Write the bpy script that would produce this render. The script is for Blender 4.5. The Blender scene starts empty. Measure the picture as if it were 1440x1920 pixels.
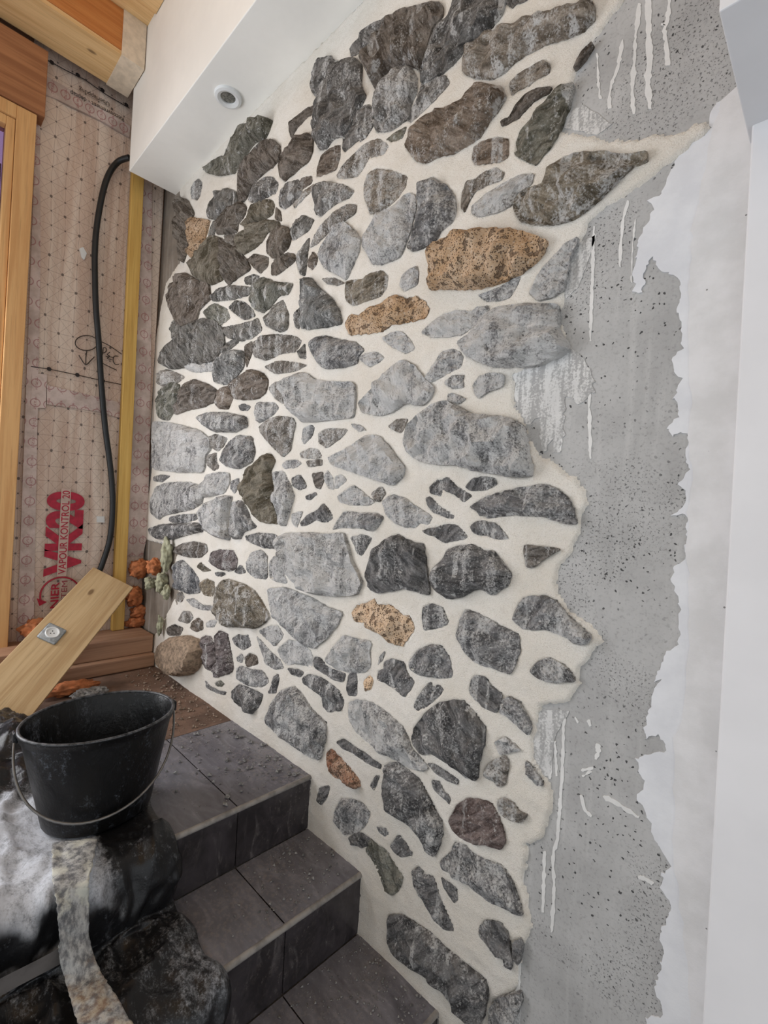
import bpy, bmesh, math, random
import numpy as np
from mathutils import Vector, Matrix, noise, geometry

random.seed(7)
S = bpy.context.scene
COL = S.collection

# ---------------------------------------------------------------- camera, light, exposure
D, H, FPX = 1.05, 1.294, 887.0
YAW, ROLL = math.radians(45.9), math.radians(3.15)
F = np.array([-math.cos(YAW), math.sin(YAW), 0.0])
R = np.array([math.sin(YAW), math.cos(YAW), 0.0])
U = np.array([0, 0, 1.0])
RC = math.cos(ROLL) * R + math.sin(ROLL) * U
UC = math.cos(ROLL) * U - math.sin(ROLL) * R
CAM = np.array([0, -D, H])

cd = bpy.data.cameras.new('camera')
cd.sensor_fit = 'VERTICAL'
cd.sensor_height = 24
cd.lens = FPX / 1920 * 24
cd.clip_start = 0.02
cam = bpy.data.objects.new('camera', cd)
COL.objects.link(cam)
M3 = Matrix((RC, UC, -F)).transposed()
cam.matrix_world = Matrix.Translation(CAM) @ M3.to_4x4()
S.camera = cam

S.view_settings.view_transform = 'Standard'
S.view_settings.look = 'None'
S.view_settings.gamma = 1
S.view_settings.use_curve_mapping = False
S.view_settings.exposure = 0.16

W = bpy.data.worlds.new('daylight')
S.world = W
W.use_nodes = True
W.node_tree.nodes['Background'].inputs[0].default_value = (0.91, 0.955, 1.0, 1)
W.node_tree.nodes['Background'].inputs[1].default_value = 0.93


def area(name, loc, target, sx, sy, power, color):
    l = bpy.data.lights.new(name, 'AREA')
    l.shape = 'RECTANGLE'
    l.size, l.size_y, l.energy, l.color = sx, sy, power, color
    o = bpy.data.objects.new(name, l)
    COL.objects.link(o)
    o.location = loc
    o.rotation_euler = (Vector(target) - Vector(loc)).to_track_quat('-Z', 'Y').to_euler()
    return o


area('window_daylight', (-2.85, -1.5, 1.45), (-0.8, -0.45, 1.15), 1.3, 1.9, 60, (0.97, 0.98, 1.0))
area('warm_top_fill', (-0.75, -1.35, 3.55), (-1.5, 0.0, 3.1), 0.3, 0.3, 1.8, (1.0, 0.58, 0.30))  # added warm fill with no fitting in the room, tints the upper wall


# ---------------------------------------------------------------- helpers
def ray(x, y):
    return F + (x - 720) / FPX * RC - (y - 960) / FPX * UC


def pl(x, y, ax, v):
    d = ray(x, y)
    return CAM + (v - CAM[ax]) / d[ax] * d


def lin(c):
    return tuple(((v / 255) / 12.92 if v / 255 <= 0.04045 else ((v / 255 + 0.055) / 1.055) ** 2.4) for v in c) + (1.0,)


def tag(o, label=None, cat=None, group=None, kind=None):
    for k, v in (('label', label), ('category', cat), ('group', group), ('kind', kind)):
        if v:
            o[k] = v
    return o


def empty(name, loc=(0, 0, 0)):
    o = bpy.data.objects.new(name, None)
    o.empty_display_size = 0.05
    COL.objects.link(o)
    o.location = loc
    return o


def obj(name, verts, faces, mat, parent=None, smooth=False, sharp=None):
    """link one mesh object; vertices are given in world space"""
    m = bpy.data.meshes.new(name)
    off = Vector((0, 0, 0))
    p = parent
    while p:
        off += p.location
        p = p.parent
    v = [tuple(Vector(q) - off) for q in verts]
    m.from_pydata(v, [], [list(map(int, f)) for f in faces])
    m.materials.append(mat)
    if smooth:
        m.polygons.foreach_set('use_smooth', [True] * len(m.polygons))
        if sharp:
            m.set_sharp_from_angle(angle=math.radians(sharp))
    m.update()
    o = bpy.data.objects.new(name, m)
    COL.objects.link(o)
    if parent:
        o.parent = parent
    return o


def bmobj(name, bm, mat, parent=None, smooth=False, sharp=None):
    bmesh.ops.recalc_face_normals(bm, faces=bm.faces)
    bm.verts.index_update()
    v = [tuple(q.co) for q in bm.verts]
    f = [[q.index for q in fc.verts] for fc in bm.faces]
    bm.free()
    return obj(name, v, f, mat, parent, smooth, sharp)


def addbox(bm, a, b, bevel=0.0, seg=2, mat4=None):
    c = [(a[i] + b[i]) / 2 for i in range(3)]
    s = [abs(b[i] - a[i]) for i in range(3)]
    r = bmesh.ops.create_cube(bm, size=1)
    bmesh.ops.scale(bm, vec=s, verts=r['verts'])
    bmesh.ops.translate(bm, vec=c, verts=r['verts'])
    vs = r['verts']
    if bevel:
        es = list({e for v in vs for e in v.link_edges})
        g = bmesh.ops.bevel(bm, geom=es, offset=bevel, segments=seg, affect='EDGES', profile=0.5)
        vs = list({v for v in g['verts']} | {v for v in vs if v.is_valid})
    if mat4 is not None:
        bmesh.ops.transform(bm, matrix=mat4, verts=[v for v in vs if v.is_valid])
    return bm


def box(name, a, b, mat, parent=None, bevel=0.002):
    bm = addbox(bmesh.new(), a, b, bevel)
    return bmobj(name, bm, mat, parent)


def tube(name, pts, rad, mat, parent=None, n=10, closed=False):
    pts = [Vector(p) for p in pts]
    vs, fs = [], []
    k = len(pts)
    prev = None
    for i, p in enumerate(pts):
        a = pts[(i - 1) % k] if (closed or i > 0) else p
        b = pts[(i + 1) % k] if (closed or i < k - 1) else p
        t = (b - a).normalized()
        if prev is None:
            prev = t.orthogonal().normalized()
        prev = (prev - t * prev.dot(t)).normalized()
        q = t.cross(prev)
        r = rad[i] if isinstance(rad, (list, tuple)) else rad
        for j in range(n):
            an = 2 * math.pi * j / n
            vs.append(p + (prev * math.cos(an) + q * math.sin(an)) * r)
    for i in range(k if closed else k - 1):
        for j in range(n):
            a, b = i * n + j, i * n + (j + 1) % n
            c, d = ((i + 1) % k) * n + (j + 1) % n, ((i + 1) % k) * n + j
            fs.append((a, b, c, d))
    if not closed:
        fs.append(tuple(range(n))[::-1])
        fs.append(tuple((k - 1) * n + j for j in range(n)))
    return obj(name, vs, fs, mat, parent, smooth=True, sharp=50)


def spline(pts, per=8):
    pts = [Vector(p) for p in pts]
    out = []
    for i in range(len(pts) - 1):
        p0, p1 = pts[max(i - 1, 0)], pts[i]
        p2, p3 = pts[i + 1], pts[min(i + 2, len(pts) - 1)]
        for j in range(per):
            t = j / per
            out.append(0.5 * ((2 * p1) + (p2 - p0) * t + (2 * p0 - 5 * p1 + 4 * p2 - p3) * t * t + (3 * p1 - p0 - 3 * p2 + p3) * t ** 3))
    out.append(pts[-1])
    return out


# ---------------------------------------------------------------- materials
class NB:
    def __init__(self, name):
        self.m = bpy.data.materials.new(name)
        self.m.use_nodes = True
        self.t = self.m.node_tree
        self.b = self.t.nodes['Principled BSDF']
        self.b.inputs['Specular IOR Level'].default_value = 0.35

    def n(self, ty, ins=None, **props):
        nd = self.t.nodes.new('ShaderNode' + ty)
        for k, v in props.items():
            setattr(nd, k, v)
        for k, v in (ins or {}).items():
            self.set(nd.inputs[k], v)
        return nd

    def set(self, sock, v):
        if isinstance(v, bpy.types.NodeSocket):
            self.t.links.new(v, sock)
        elif isinstance(v, bpy.types.Node):
            self.t.links.new(v.outputs[0], sock)
        else:
            sock.default_value = v

    def math(self, op, a, b=0.5, c=None, clamp=False):
        nd = self.n('Math', operation=op, use_clamp=clamp)
        self.set(nd.inputs[0], a)
        self.set(nd.inputs[1], b)
        if c is not None:
            self.set(nd.inputs[2], c)
        return nd.outputs[0]

    def pos(self):
        return self.n('NewGeometry').outputs['Position']

    def mapping(self, vec, scale=(1, 1, 1), rot=(0, 0, 0), loc=(0, 0, 0)):
        return self.n('Mapping', {'Vector': vec, 'Scale': scale, 'Rotation': rot, 'Location': loc}).outputs[0]

    def noise(self, vec, scale, detail=4, rough=0.55, dist=0.0):
        return self.n('TexNoise', {'Vector': vec, 'Scale': scale, 'Detail': detail, 'Roughness': rough, 'Distortion': dist}).outputs['Fac']

    def voro(self, vec, scale, feature='F1'):
        return self.n('TexVoronoi', {'Vector': vec, 'Scale': scale}, feature=feature)

    def step(self, v, a, b, x=0.0, y=1.0):
        return self.n('MapRange', {'Value': v, 1: a, 2: b, 3: x, 4: y}, interpolation_type='SMOOTHSTEP').outputs[0]

    def mix(self, f, a, b, mode='MIX'):
        nd = self.n('Mix', data_type='RGBA', blend_type=mode)
        self.set(nd.inputs[0], f)
        self.set(nd.inputs[6], a)
        self.set(nd.inputs[7], b)
        return nd.outputs[2]

    def bump(self, h, strength=0.5, dist=0.003):
        return self.n('Bump', {'Height': h, 'Strength': strength, 'Distance': dist}).outputs[0]

    def out(self, color=None, rough=None, normal=None):
        if color is not None:
            self.set(self.b.inputs['Base Color'], color)
        if rough is not None:
            self.set(self.b.inputs['Roughness'], rough)
        if normal is not None:
            self.set(self.b.inputs['Normal'], normal)
        return self.m


def mat_stone():
    """foliated grey stone: tint from the object colour, lime haze amount from its alpha"""
    b = NB('foliated_stone')
    oi = b.n('ObjectInfo')
    tint, lime, rnd = oi.outputs['Color'], oi.outputs['Alpha'], oi.outputs['Random']
    P = b.pos()
    ang = b.math('MULTIPLY_ADD', rnd, 2.4, -1.2)
    off = b.n('CombineXYZ', {0: b.math('MULTIPLY', rnd, 37.0), 1: 0.0, 2: b.math('MULTIPLY', rnd, 91.0)})
    v = b.n('VectorRotate', {'Vector': P, 'Angle': ang}, rotation_type='Y_AXIS')
    v = b.n('VectorMath', {0: v.outputs[0], 1: off.outputs[0]}, operation='ADD').outputs[0]
    fol = b.noise(b.mapping(v, (11, 11, 46)), 1.0, 8, 0.68, 0.9)
    blot = b.noise(v, 17, 6, 0.65)
    fine = b.noise(v, 190, 4, 0.75)
    grain = b.noise(v, 620, 2, 0.6)
    lo = b.mix(1.0, tint, (0.36, 0.36, 0.36, 1), 'MULTIPLY')
    hi = b.mix(0.22, tint, (0.80, 0.78, 0.75, 1))
    col = b.mix(b.step(fol, 0.36, 0.64), lo, hi)
    col = b.mix(b.step(blot, 0.52, 0.70, 0, 0.55), col, b.mix(0.6, tint, (0.22, 0.19, 0.16, 1)))
    col = b.mix(b.step(fine, 0.52, 0.70, 0, 0.30), col, (0.66, 0.65, 0.63, 1))
    col = b.mix(b.step(fine, 0.34, 0.47, 0.50, 0), col, (0.03, 0.022, 0.022, 1))
    # lime haze and runs left by the pointing work
    drip = b.noise(b.mapping(P, (40, 40, 4.2)), 1.0, 5, 0.6, 0.35)
    haze = b.noise(v, 8, 6, 0.68)
    lm = b.math('ADD', b.math('MULTIPLY', drip, 0.72), b.math('MULTIPLY_ADD', haze, 0.62, -0.17))
    lm = b.math('ADD', lm, b.math('MULTIPLY_ADD', fine, 0.85, -0.425))
    thr = b.math('MULTIPLY_ADD', lime, -0.40, 0.715)
    lf = b.n('MapRange', {'Value': lm, 1: thr, 2: b.math('ADD', thr, 0.19), 3: 0.0, 4: 0.93}).outputs[0]
    run = b.step(b.noise(b.mapping(P, (26, 26, 1.6)), 1.0, 3, 0.5, 0.25), 0.60, 0.655, 0, 0.8)
    run = b.math('MULTIPLY', run, b.step(lime, 0.15, 0.45))
    lf = b.math('MAXIMUM', lf, b.math('MULTIPLY', run, b.step(fine, 0.36, 0.5)))
    col = b.mix(lf, col, (0.78, 0.775, 0.76, 1))
    crev = b.noise(b.mapping(v, (30, 30, 75)), 1.0, 7, 0.72, 0.6)
    col = b.mix(b.step(crev, 0.35, 0.44, 0.36, 0), col, (0.06, 0.058, 0.056, 1))
    h = b.math('ADD', b.math('ADD', b.math('MULTIPLY', fol, 1.4), b.math('MULTIPLY', crev, 1.6)), b.math('ADD', b.math('MULTIPLY', blot, 0.8), b.math('MULTIPLY', fine, 0.35)))
    h = b.math('ADD', h, b.math('MULTIPLY', grain, 0.12))
    return b.out(col, 0.82, b.bump(h, 1.0, 0.010))


def mat_tuff():
    b = NB('porous_tuff')
    oi = b.n('ObjectInfo')
    P = b.pos()
    n1 = b.noise(P, 14, 5, 0.6)
    pores = b.voro(P, 190).outputs['Distance']
    n2 = b.noise(P, 150, 4, 0.7)
    hole = b.step(b.math('ADD', pores, b.math('MULTIPLY_ADD', n2, 0.7, -0.35)), 0.12, 0.34)
    big = b.step(b.noise(P, 48, 3, 0.6), 0.36, 0.44)
    hole = b.math('MULTIPLY', hole, b.math('MULTIPLY_ADD', big, 0.8, 0.2))
    col = b.mix(b.step(n1, 0.35, 0.65), oi.outputs['Color'], b.mix(0.4, oi.outputs['Color'], (0.60, 0.47, 0.35, 1)))
    col = b.mix(b.step(n2, 0.5, 0.75, 0, 0.5), col, (0.66, 0.60, 0.52, 1))
    col = b.mix(hole, (0.13, 0.085, 0.055, 1), col)
    return b.out(col, 0.95, b.bump(hole, 1.0, 0.010))


def mat_mortar():
    b = NB('lime_mortar')
    P = b.pos()
    n1 = b.noise(P, 5, 5, 0.6)
    n2 = b.noise(P, 420, 3, 0.7)
    n3 = b.noise(P, 70, 4, 0.6)
    col = b.mix(b.step(n1, 0.3, 0.7), lin((228, 222, 211)), lin((238, 234, 226)))
    col = b.mix(b.step(n2, 0.50, 0.66, 0, 0.5), col, lin((192, 182, 168)))
    h = b.math('ADD', b.math('MULTIPLY', n2, 0.9), n3)
    return b.out(col, 0.95, b.bump(h, 0.8, 0.005))


def mat_concrete(name='grey_concrete', c1=(158, 158, 157), c2=(178, 178, 177), pits=True):
    b = NB(name)
    P = b.pos()
    n1 = b.noise(P, 6, 6, 0.6)
    st = b.noise(b.mapping(P, (38, 38, 2.2)), 1.0, 4, 0.6)
    n2 = b.noise(P, 130, 4, 0.65)
    col = b.mix(b.step(n1, 0.3, 0.7), lin(c1), lin(c2))
    col = b.mix(b.step(st, 0.5, 0.75, 0, 0.3), col, lin((200, 200, 198)))
    col = b.mix(b.step(n2, 0.3, 0.5, 0.35, 0), col, lin((112, 112, 110)))
    h = b.math('MULTIPLY', n2, 0.3)
    if pits:
        dist = b.n('TexNoise', {'Vector': P, 'Scale': 90.0}).outputs['Color']
        vv = b.n('VectorMath', {0: P, 1: b.n('VectorMath', {0: dist, 1: (0.012, 0.012, 0.012)}, operation='MULTIPLY').outputs[0]}, operation='ADD').outputs[0]
        tot = None
        for sc, lo, dens in ((42, 0.27, 0.62), (95, 0.34, 0.60), (22, 0.20, 0.76)):
            vo = b.voro(vv, sc)
            present = b.math('GREATER_THAN', b.n('SeparateColor', {0: vo.outputs['Color']}).outputs[0], dens)
            size = b.math('MULTIPLY', b.n('SeparateColor', {0: vo.outputs['Color']}).outputs[1], lo)
            pit = b.math('MULTIPLY', b.math('LESS_THAN', vo.outputs['Distance'], size), present)
            tot = pit if tot is None else b.math('MAXIMUM', tot, pit)
        tot = b.math('MULTIPLY', tot, b.step(b.noise(P, 2.6, 3, 0.55), 0.40, 0.54, 0.25, 1))
        rough_patch = b.math('MULTIPLY', b.math('LESS_THAN', b.noise(P, 210, 3, 0.6), 0.40), b.step(b.noise(P, 3.4, 3, 0.5), 0.50, 0.58))
        tot = b.math('MAXIMUM', tot, b.math('MULTIPLY', rough_patch, 0.75))
        col = b.mix(b.math('MULTIPLY', tot, 0.92), col, (0.035, 0.035, 0.036, 1))
        h = b.math('SUBTRACT', h, b.math('MULTIPLY', tot, 0.8))
    return b.out(col, 0.85, b.bump(h, 0.6, 0.003))


def mat_paint(name, c1, c2, stipple=0.0, grey=(165, 165, 163)):
    b = NB(name)
    P = b.pos()
    n1 = b.noise(P, 9, 5, 0.6)
    n2 = b.noise(b.mapping(P, (60, 60, 8)), 1.0, 4, 0.6)
    n3 = b.noise(P, 240, 3, 0.6)
    col = b.mix(b.step(n1, 0.35, 0.65), lin(c1), lin(c2))
    if stipple:
        m = b.math('ADD', b.math('MULTIPLY', n2, 0.6), b.math('MULTIPLY', n3, 0.4))
        col = b.mix(b.step(m, 0.50 - stipple * 0.2, 0.62 - stipple * 0.2, 1, 0), col, lin(grey))
    vo = b.voro(P, 55)
    pit = b.math('MULTIPLY', b.math('LESS_THAN', vo.outputs['Distance'], 0.10), b.math('GREATER_THAN', b.n('SeparateColor', {0: vo.outputs['Color']}).outputs[0], 0.90))
    col = b.mix(b.math('MULTIPLY', pit, 0.75), col, (0.08, 0.08, 0.08, 1))
    return b.out(col, 0.75, b.bump(b.math('ADD', b.math('MULTIPLY', n1, 1.5), b.math('MULTIPLY', n3, 0.2)), 0.35, 0.004))


def mat_plain(name, c, rough=0.6, var=0.08, scale=8, bump=0.1, metal=0.0):
    b = NB(name)
    P = b.pos()
    n1 = b.noise(P, scale, 5, 0.6)
    c2 = tuple(max(0, min(255, v * (1 - var * 1.6))) for v in c)
    col = b.mix(b.step(n1, 0.35, 0.7), lin(c), lin(c2))
    b.b.inputs['Metallic'].default_value = metal
    return b.out(col, rough, b.bump(n1, bump, 0.003))


def mat_wood(name, c1, c2, axis=2, scale=1.0, knots=True, rough=0.6):
    b = NB(name)
    P = b.n('TexCoord').outputs['Object']
    s = [34 * scale] * 3
    s[axis] = 1.6 * scale
    g = b.noise(b.mapping(P, tuple(s)), 1.0, 5, 0.6, 0.6)
    s2 = [150 * scale] * 3
    s2[axis] = 5 * scale
    f = b.noise(b.mapping(P, tuple(s2)), 1.0, 3, 0.6)
    col = b.mix(b.step(g, 0.35, 0.65), lin(c1), lin(c2))
    col = b.mix(b.step(f, 0.5, 0.75, 0, 0.35), col, lin(tuple(v * 0.72 for v in c2)))
    h = g
    if knots:
        s3 = [7.0] * 3
        s3[axis] = 3.2
        vo = b.voro(b.mapping(P, tuple(s3)), 1.0)
        k = b.math('MULTIPLY', b.step(vo.outputs['Distance'], 0.05, 0.10, 1, 0), b.math('GREATER_THAN', b.n('SeparateColor', {0: vo.outputs['Color']}).outputs[0], 0.45))
        col = b.mix(b.math('MULTIPLY', k, 0.75), col, lin((96, 66, 40)))
    return b.out(col, rough, b.bump(h, 0.25, 0.002))


def mat_membrane():
    b = NB('vapour_membrane')
    P = b.pos()
    sp = b.n('SeparateXYZ', {0: P})
    y, z = sp.outputs[1], sp.outputs[2]
    wob = b.math('MULTIPLY_ADD', b.noise(P, 2.5, 2, 0.5), 0.05, -0.025)
    u = b.math('DIVIDE', b.math('ADD', y, wob), 0.062)
    v = b.math('DIVIDE', b.math('ADD', z, wob), 0.076)

    def near(a):
        return b.math('ABSOLUTE', b.math('SUBTRACT', b.math('FRACT', b.math('ADD', a, 0.5)), 0.5))
    du, dv = near(u), near(v)
    dd = b.math('SQRT', b.math('ADD', b.math('POWER', du, 2.0), b.math('POWER', dv, 2.0)))
    dots = b.math('LESS_THAN', dd, 0.06)
    big = b.math('MULTIPLY', b.math('LESS_THAN', dd, 0.10), b.math('LESS_THAN', near(b.math('MULTIPLY_ADD', b.math('ADD', u, v), 0.25, 0.02)), 0.12))
    dots = b.math('MAXIMUM', dots, big)
    ln = b.math('LESS_THAN', b.math('MINIMUM', du, dv), 0.018)
    dg = b.math('LESS_THAN', b.math('MINIMUM', near(b.math('ADD', u, v)), near(b.math('SUBTRACT', u, v))), 0.022)
    ln = b.math('MAXIMUM', ln, dg)
    folds = b.noise(b.mapping(P, (6, 16, 1.2)), 1.0, 4, 0.55, 0.4)
    crumple = b.noise(P, 55, 5, 0.65)
    col = b.mix(b.step(folds, 0.35, 0.66), lin((194, 170, 154)), lin((216, 200, 186)))
    col = b.mix(b.step(crumple, 0.56, 0.75, 0, 0.45), col, lin((224, 208, 198)))
    col = b.mix(b.math('MULTIPLY', ln, 0.38), col, lin((110, 82, 76)))
    col = b.mix(b.math('MULTIPLY', dots, 0.72), col, lin((48, 38, 38)))
    h = b.math('ADD', b.math('MULTIPLY', folds, 2.0), b.math('MULTIPLY', crumple, 0.6))
    return b.out(col, 0.38, b.bump(h, 0.5, 0.012))


def mat_tape():
    """pale jointing tape with small printed rings"""
    b = NB('jointing_tape')
    P = b.pos()
    sp = b.n('SeparateXYZ', {0: P})
    u = b.math('DIVIDE', sp.outputs[1], 0.055)
    v = b.math('DIVIDE', sp.outputs[2], 0.10)

    def cen(a):
        return b.math('SUBTRACT', b.math('FRACT', a), 0.5)
    r = b.math('SQRT', b.math('ADD', b.math('POWER', b.math('MULTIPLY', cen(u), 0.55), 2.0), b.math('POWER', cen(v), 2.0)))
    ring = b.math('LESS_THAN', b.math('ABSOLUTE', b.math('SUBTRACT', r, 0.20)), 0.022)
    bar = b.math('MULTIPLY', b.math('LESS_THAN', b.math('ABSOLUTE', cen(u)), 0.10), b.math('LESS_THAN', b.math('ABSOLUTE', cen(v)), 0.33))
    bar = b.math('MULTIPLY', bar, b.math('GREATER_THAN', b.noise(P, 240, 1, 0.5), 0.52))
    n1 = b.noise(P, 12, 4, 0.6)
    n2 = b.noise(P, 90, 4, 0.6)
    col = b.mix(b.step(n1, 0.35, 0.65), lin((176, 160, 152)), lin((206, 190, 184)))
    col = b.mix(b.math('MULTIPLY', b.math('MAXIMUM', ring, bar), 0.6), col, lin((138, 62, 68)))
    return b.out(col, 0.4, b.bump(n2, 0.4, 0.004))


def mat_tile():
    b = NB('dark_slate_tile')
    P = b.pos()
    n1 = b.noise(P, 7, 5, 0.6, 0.8)
    swirl = b.noise(b.mapping(P, (9, 26, 9), rot=(0, 0, 0.5)), 1.0, 5, 0.6, 1.2)
    n2 = b.noise(P, 90, 4, 0.6)
    n3 = b.noise(P, 4, 3, 0.5)
    col = b.mix(b.step(n1, 0.35, 0.65), lin((44, 41, 43)), lin((64, 60, 63)))
    col = b.mix(b.step(swirl, 0.50, 0.80, 0, 0.30), col, lin((150, 144, 142)))
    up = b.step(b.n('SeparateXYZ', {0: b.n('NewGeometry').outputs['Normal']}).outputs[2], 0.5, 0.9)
    dust = b.math('MULTIPLY', b.step(n2, 0.45, 0.75), b.step(n3, 0.4, 0.65))
    dust = b.math('MULTIPLY', dust, b.math('MULTIPLY_ADD', up, 0.75, 0.25))
    col = b.mix(b.math('MULTIPLY', up, b.math('MULTIPLY_ADD', swirl, 0.80, 0.04)), col, lin((150, 150, 160)))  # bluish grey on upward faces: settled dust plus sky sheen painted in
    col = b.mix(b.math('MULTIPLY', dust, 0.38), col, lin((150, 140, 130)))
    rg = b.math('MULTIPLY_ADD', dust, 0.3, b.math('MULTIPLY_ADD', swirl, 0.25, 0.10))
    return b.out(col, rg, b.bump(n1, 0.08, 0.002))


def mat_plastic(name, dusty, base=(24, 24, 26), dust=(212, 217, 226), rough=0.32, side=0.30, attr=False):
    """black sheet plastic; the dust lies on what faces up"""
    b = NB(name)
    P = b.pos()
    nz = b.n('SeparateXYZ', {0: b.n('NewGeometry').outputs['Normal']}).outputs[2]
    n1 = b.noise(P, 7, 6, 0.65)
    n2 = b.noise(P, 60, 5, 0.7)
    n3 = b.noise(b.mapping(P, (10, 26, 10), rot=(0, 0, 0.7)), 1.0, 5, 0.65, 1.5)
    n4 = b.noise(P, 210, 4, 0.75)
    m = b.math('ADD', b.math('MULTIPLY', n1, 0.22), b.math('ADD', b.math('MULTIPLY', n2, 0.28), b.math('ADD', b.math('MULTIPLY', n3, 0.24), b.math('MULTIPLY', n4, 0.26))))
    up = b.step(nz, 0.12, 0.75)
    m0 = m
    if attr:
        at = b.n('Attribute', attribute_name='dust').outputs['Fac']
        m = b.math('ADD', m, b.math('MULTIPLY_ADD', at, 0.25, -0.08))
    f = b.math('MULTIPLY', b.step(m, 0.58 - dusty * 0.22, 0.83 - dusty * 0.17), up)
    f = b.math('MAXIMUM', f, b.math('MULTIPLY', b.step(m0, 0.52, 0.64), side))
    col = b.mix(b.math('MULTIPLY', f, 0.85), lin(base), lin(dust))
    rg = b.math('MULTIPLY_ADD', f, 0.5, rough)
    return b.out(col, rg, b.bump(b.math('ADD', n1, b.math('MULTIPLY', n3, 0.5)), 0.35, 0.01))


STONE = mat_stone()
TUFF = mat_tuff()
MORTAR = mat_mortar()
CONCRETE = mat_concrete()
PAINT = mat_paint('white_paint', (206, 208, 212), (218, 220, 223))
PLASTER = mat_paint('pale_plaster', (204, 204, 204), (218, 218, 219))
WASH = mat_paint('lime_wash', (196, 196, 195), (208, 208, 206), 0.30, (158, 158, 157))
DRIP = mat_paint('paint_runs', (206, 206, 204), (218, 218, 216), 0.0, (160, 160, 158))
WHITE = mat_plain('white_plasterboard', (240, 239, 234), 0.7, 0.02, 3, 0.05)
PIERW = mat_plain('white_wall_paint', (222, 222, 224), 0.6, 0.02, 3, 0.05)
MEMB = mat_membrane()
TAPE = mat_tape()
RED = mat_plain('red_print', (176, 38, 62), 0.5, 0.1, 40, 0.0)
DARKRED = mat_plain('dark_red_print', (150, 62, 74), 0.5, 0.05, 40, 0.0)
INK = mat_plain('black_ink', (42, 36, 36), 0.5, 0.0, 20, 0.0)
MEMBBAND = mat_plain('pale_print_band', (200, 176, 164), 0.4, 0.06, 20, 0.1)
PINE_Z = mat_wood('honey_pine_upright', (212, 168, 114), (196, 148, 96), 2)
PINE_Y = mat_wood('pale_pine_lath', (226, 190, 138), (208, 168, 116), 1)
ORANGE_Y = mat_wood('orange_glulam', (196, 130, 72), (182, 114, 60), 1, knots=False)
LINTEL = mat_wood('brown_larch', (170, 118, 80), (142, 94, 62), 1, 0.8, knots=False)
PLANKW = mat_wood('knotty_spruce', (204, 178, 138), (182, 152, 112), 0, 0.8)
BATTENW = mat_wood('yellowed_batten', (214, 178, 102), (198, 158, 84), 2)
SILLW = mat_wood('dusty_brown_board', (176, 140, 114), (154, 118, 94), 1, 0.7, knots=False)
PLY = mat_plain('dusty_plywood', (122, 98, 84), 0.85, 0.16, 9, 0.3)
BLACKP = mat_plastic('bucket_plastic', 0.25, (12, 12, 13), (130, 138, 150), 0.34, 0.5)
SHEET = mat_plastic('black_sheet', 0.55, attr=True, side=0.2)
SHEETD = mat_plastic('black_sheet_clean', 0.15, (26, 25, 27), (150, 146, 142), 0.30)


def mat_strip():
    """torn strip: pale plaster at its head, grey specks below, brown dirt at its foot"""
    b = NB('dusty_strip')
    P = b.pos()
    z = b.n('SeparateXYZ', {0: P}).outputs[2]
    n1 = b.noise(P, 16, 5, 0.65)
    n2 = b.noise(b.mapping(P, (1, 1, 0.45)), 62, 6, 0.72)
    col = b.mix(b.step(n2, 0.36, 0.66), lin((96, 97, 100)), lin((178, 178, 176)))
    col = b.mix(b.step(b.math('ADD', n1, b.math('MULTIPLY', z, 1.4)), 1.06, 1.18), col, lin((192, 192, 182)))
    low = b.step(b.math('SUBTRACT', b.math('MULTIPLY', n1, 0.22), z), -0.16, -0.10)
    col = b.mix(b.math('MULTIPLY', low, 0.8), col, b.mix(b.step(n2, 0.4, 0.6), lin((138, 108, 84)), lin((166, 150, 124))))
    return b.out(col, 0.85, b.bump(b.math('ADD', n1, b.math('MULTIPLY', n2, 0.5)), 0.6, 0.005))


STRIPM = mat_strip()
RUBBER = mat_plain('black_cable', (34, 36, 38), 0.42, 0.1, 20, 0.05)
WIRE = mat_plain('grey_wire', (128, 126, 124), 0.4, 0.1, 40, 0.05, 0.6)
TILE = mat_tile()
NOSE = mat_plain('grey_nosing', (150, 146, 142), 0.45, 0.15, 30, 0.1)
GROUT = mat_plain('grey_grout', (134, 128, 122), 0.9, 0.15, 40, 0.2)
CORE = mat_plain('rough_screed', (110, 98, 88), 0.9, 0.2, 12, 0.4)
FOAM = mat_plain('orange_foam', (198, 124, 80), 0.85, 0.16, 34, 0.8)
GFOAM = mat_plain('green_grey_foam', (176, 176, 150), 0.85, 0.2, 40, 0.8)
RUBBLE = mat_plain('beige_rubble', (158, 140, 124), 0.9, 0.25, 90, 0.3)
GRUB = mat_plain('grey_rubble', (150, 150, 150), 0.9, 0.3, 90, 0.3)
SANDY = mat_plain('sandy_boulder', (160, 140, 120), 0.95, 0.22, 60, 1.0)
STEEL = mat_plain('galvanised_plate', (176, 182, 186), 0.5, 0.15, 60, 0.4, 0.3)
IVORY = mat_plain('white_plastic', (222, 224, 224), 0.35, 0.02, 10, 0.0)
LENS = mat_plain('lamp_reflector', (150, 150, 144), 0.2, 0.3, 120, 0.6, 0.4)
BLACK = mat_plain('black_hole', (16, 16, 16), 0.6, 0.0, 10, 0.0)


def mat_glass():
    b = NB('window_glass')
    b.b.inputs['Transmission Weight'].default_value = 0.85
    b.b.inputs['Base Color'].default_value = lin((150, 120, 160))
    b.b.inputs['Roughness'].default_value = 0.02
    b.b.inputs['IOR'].default_value = 1.3
    return b.m


GLASS = mat_glass()
PURPLE = mat_plain('purple_backing', (104, 74, 112), 0.8, 0.2, 5, 0.1)

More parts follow.
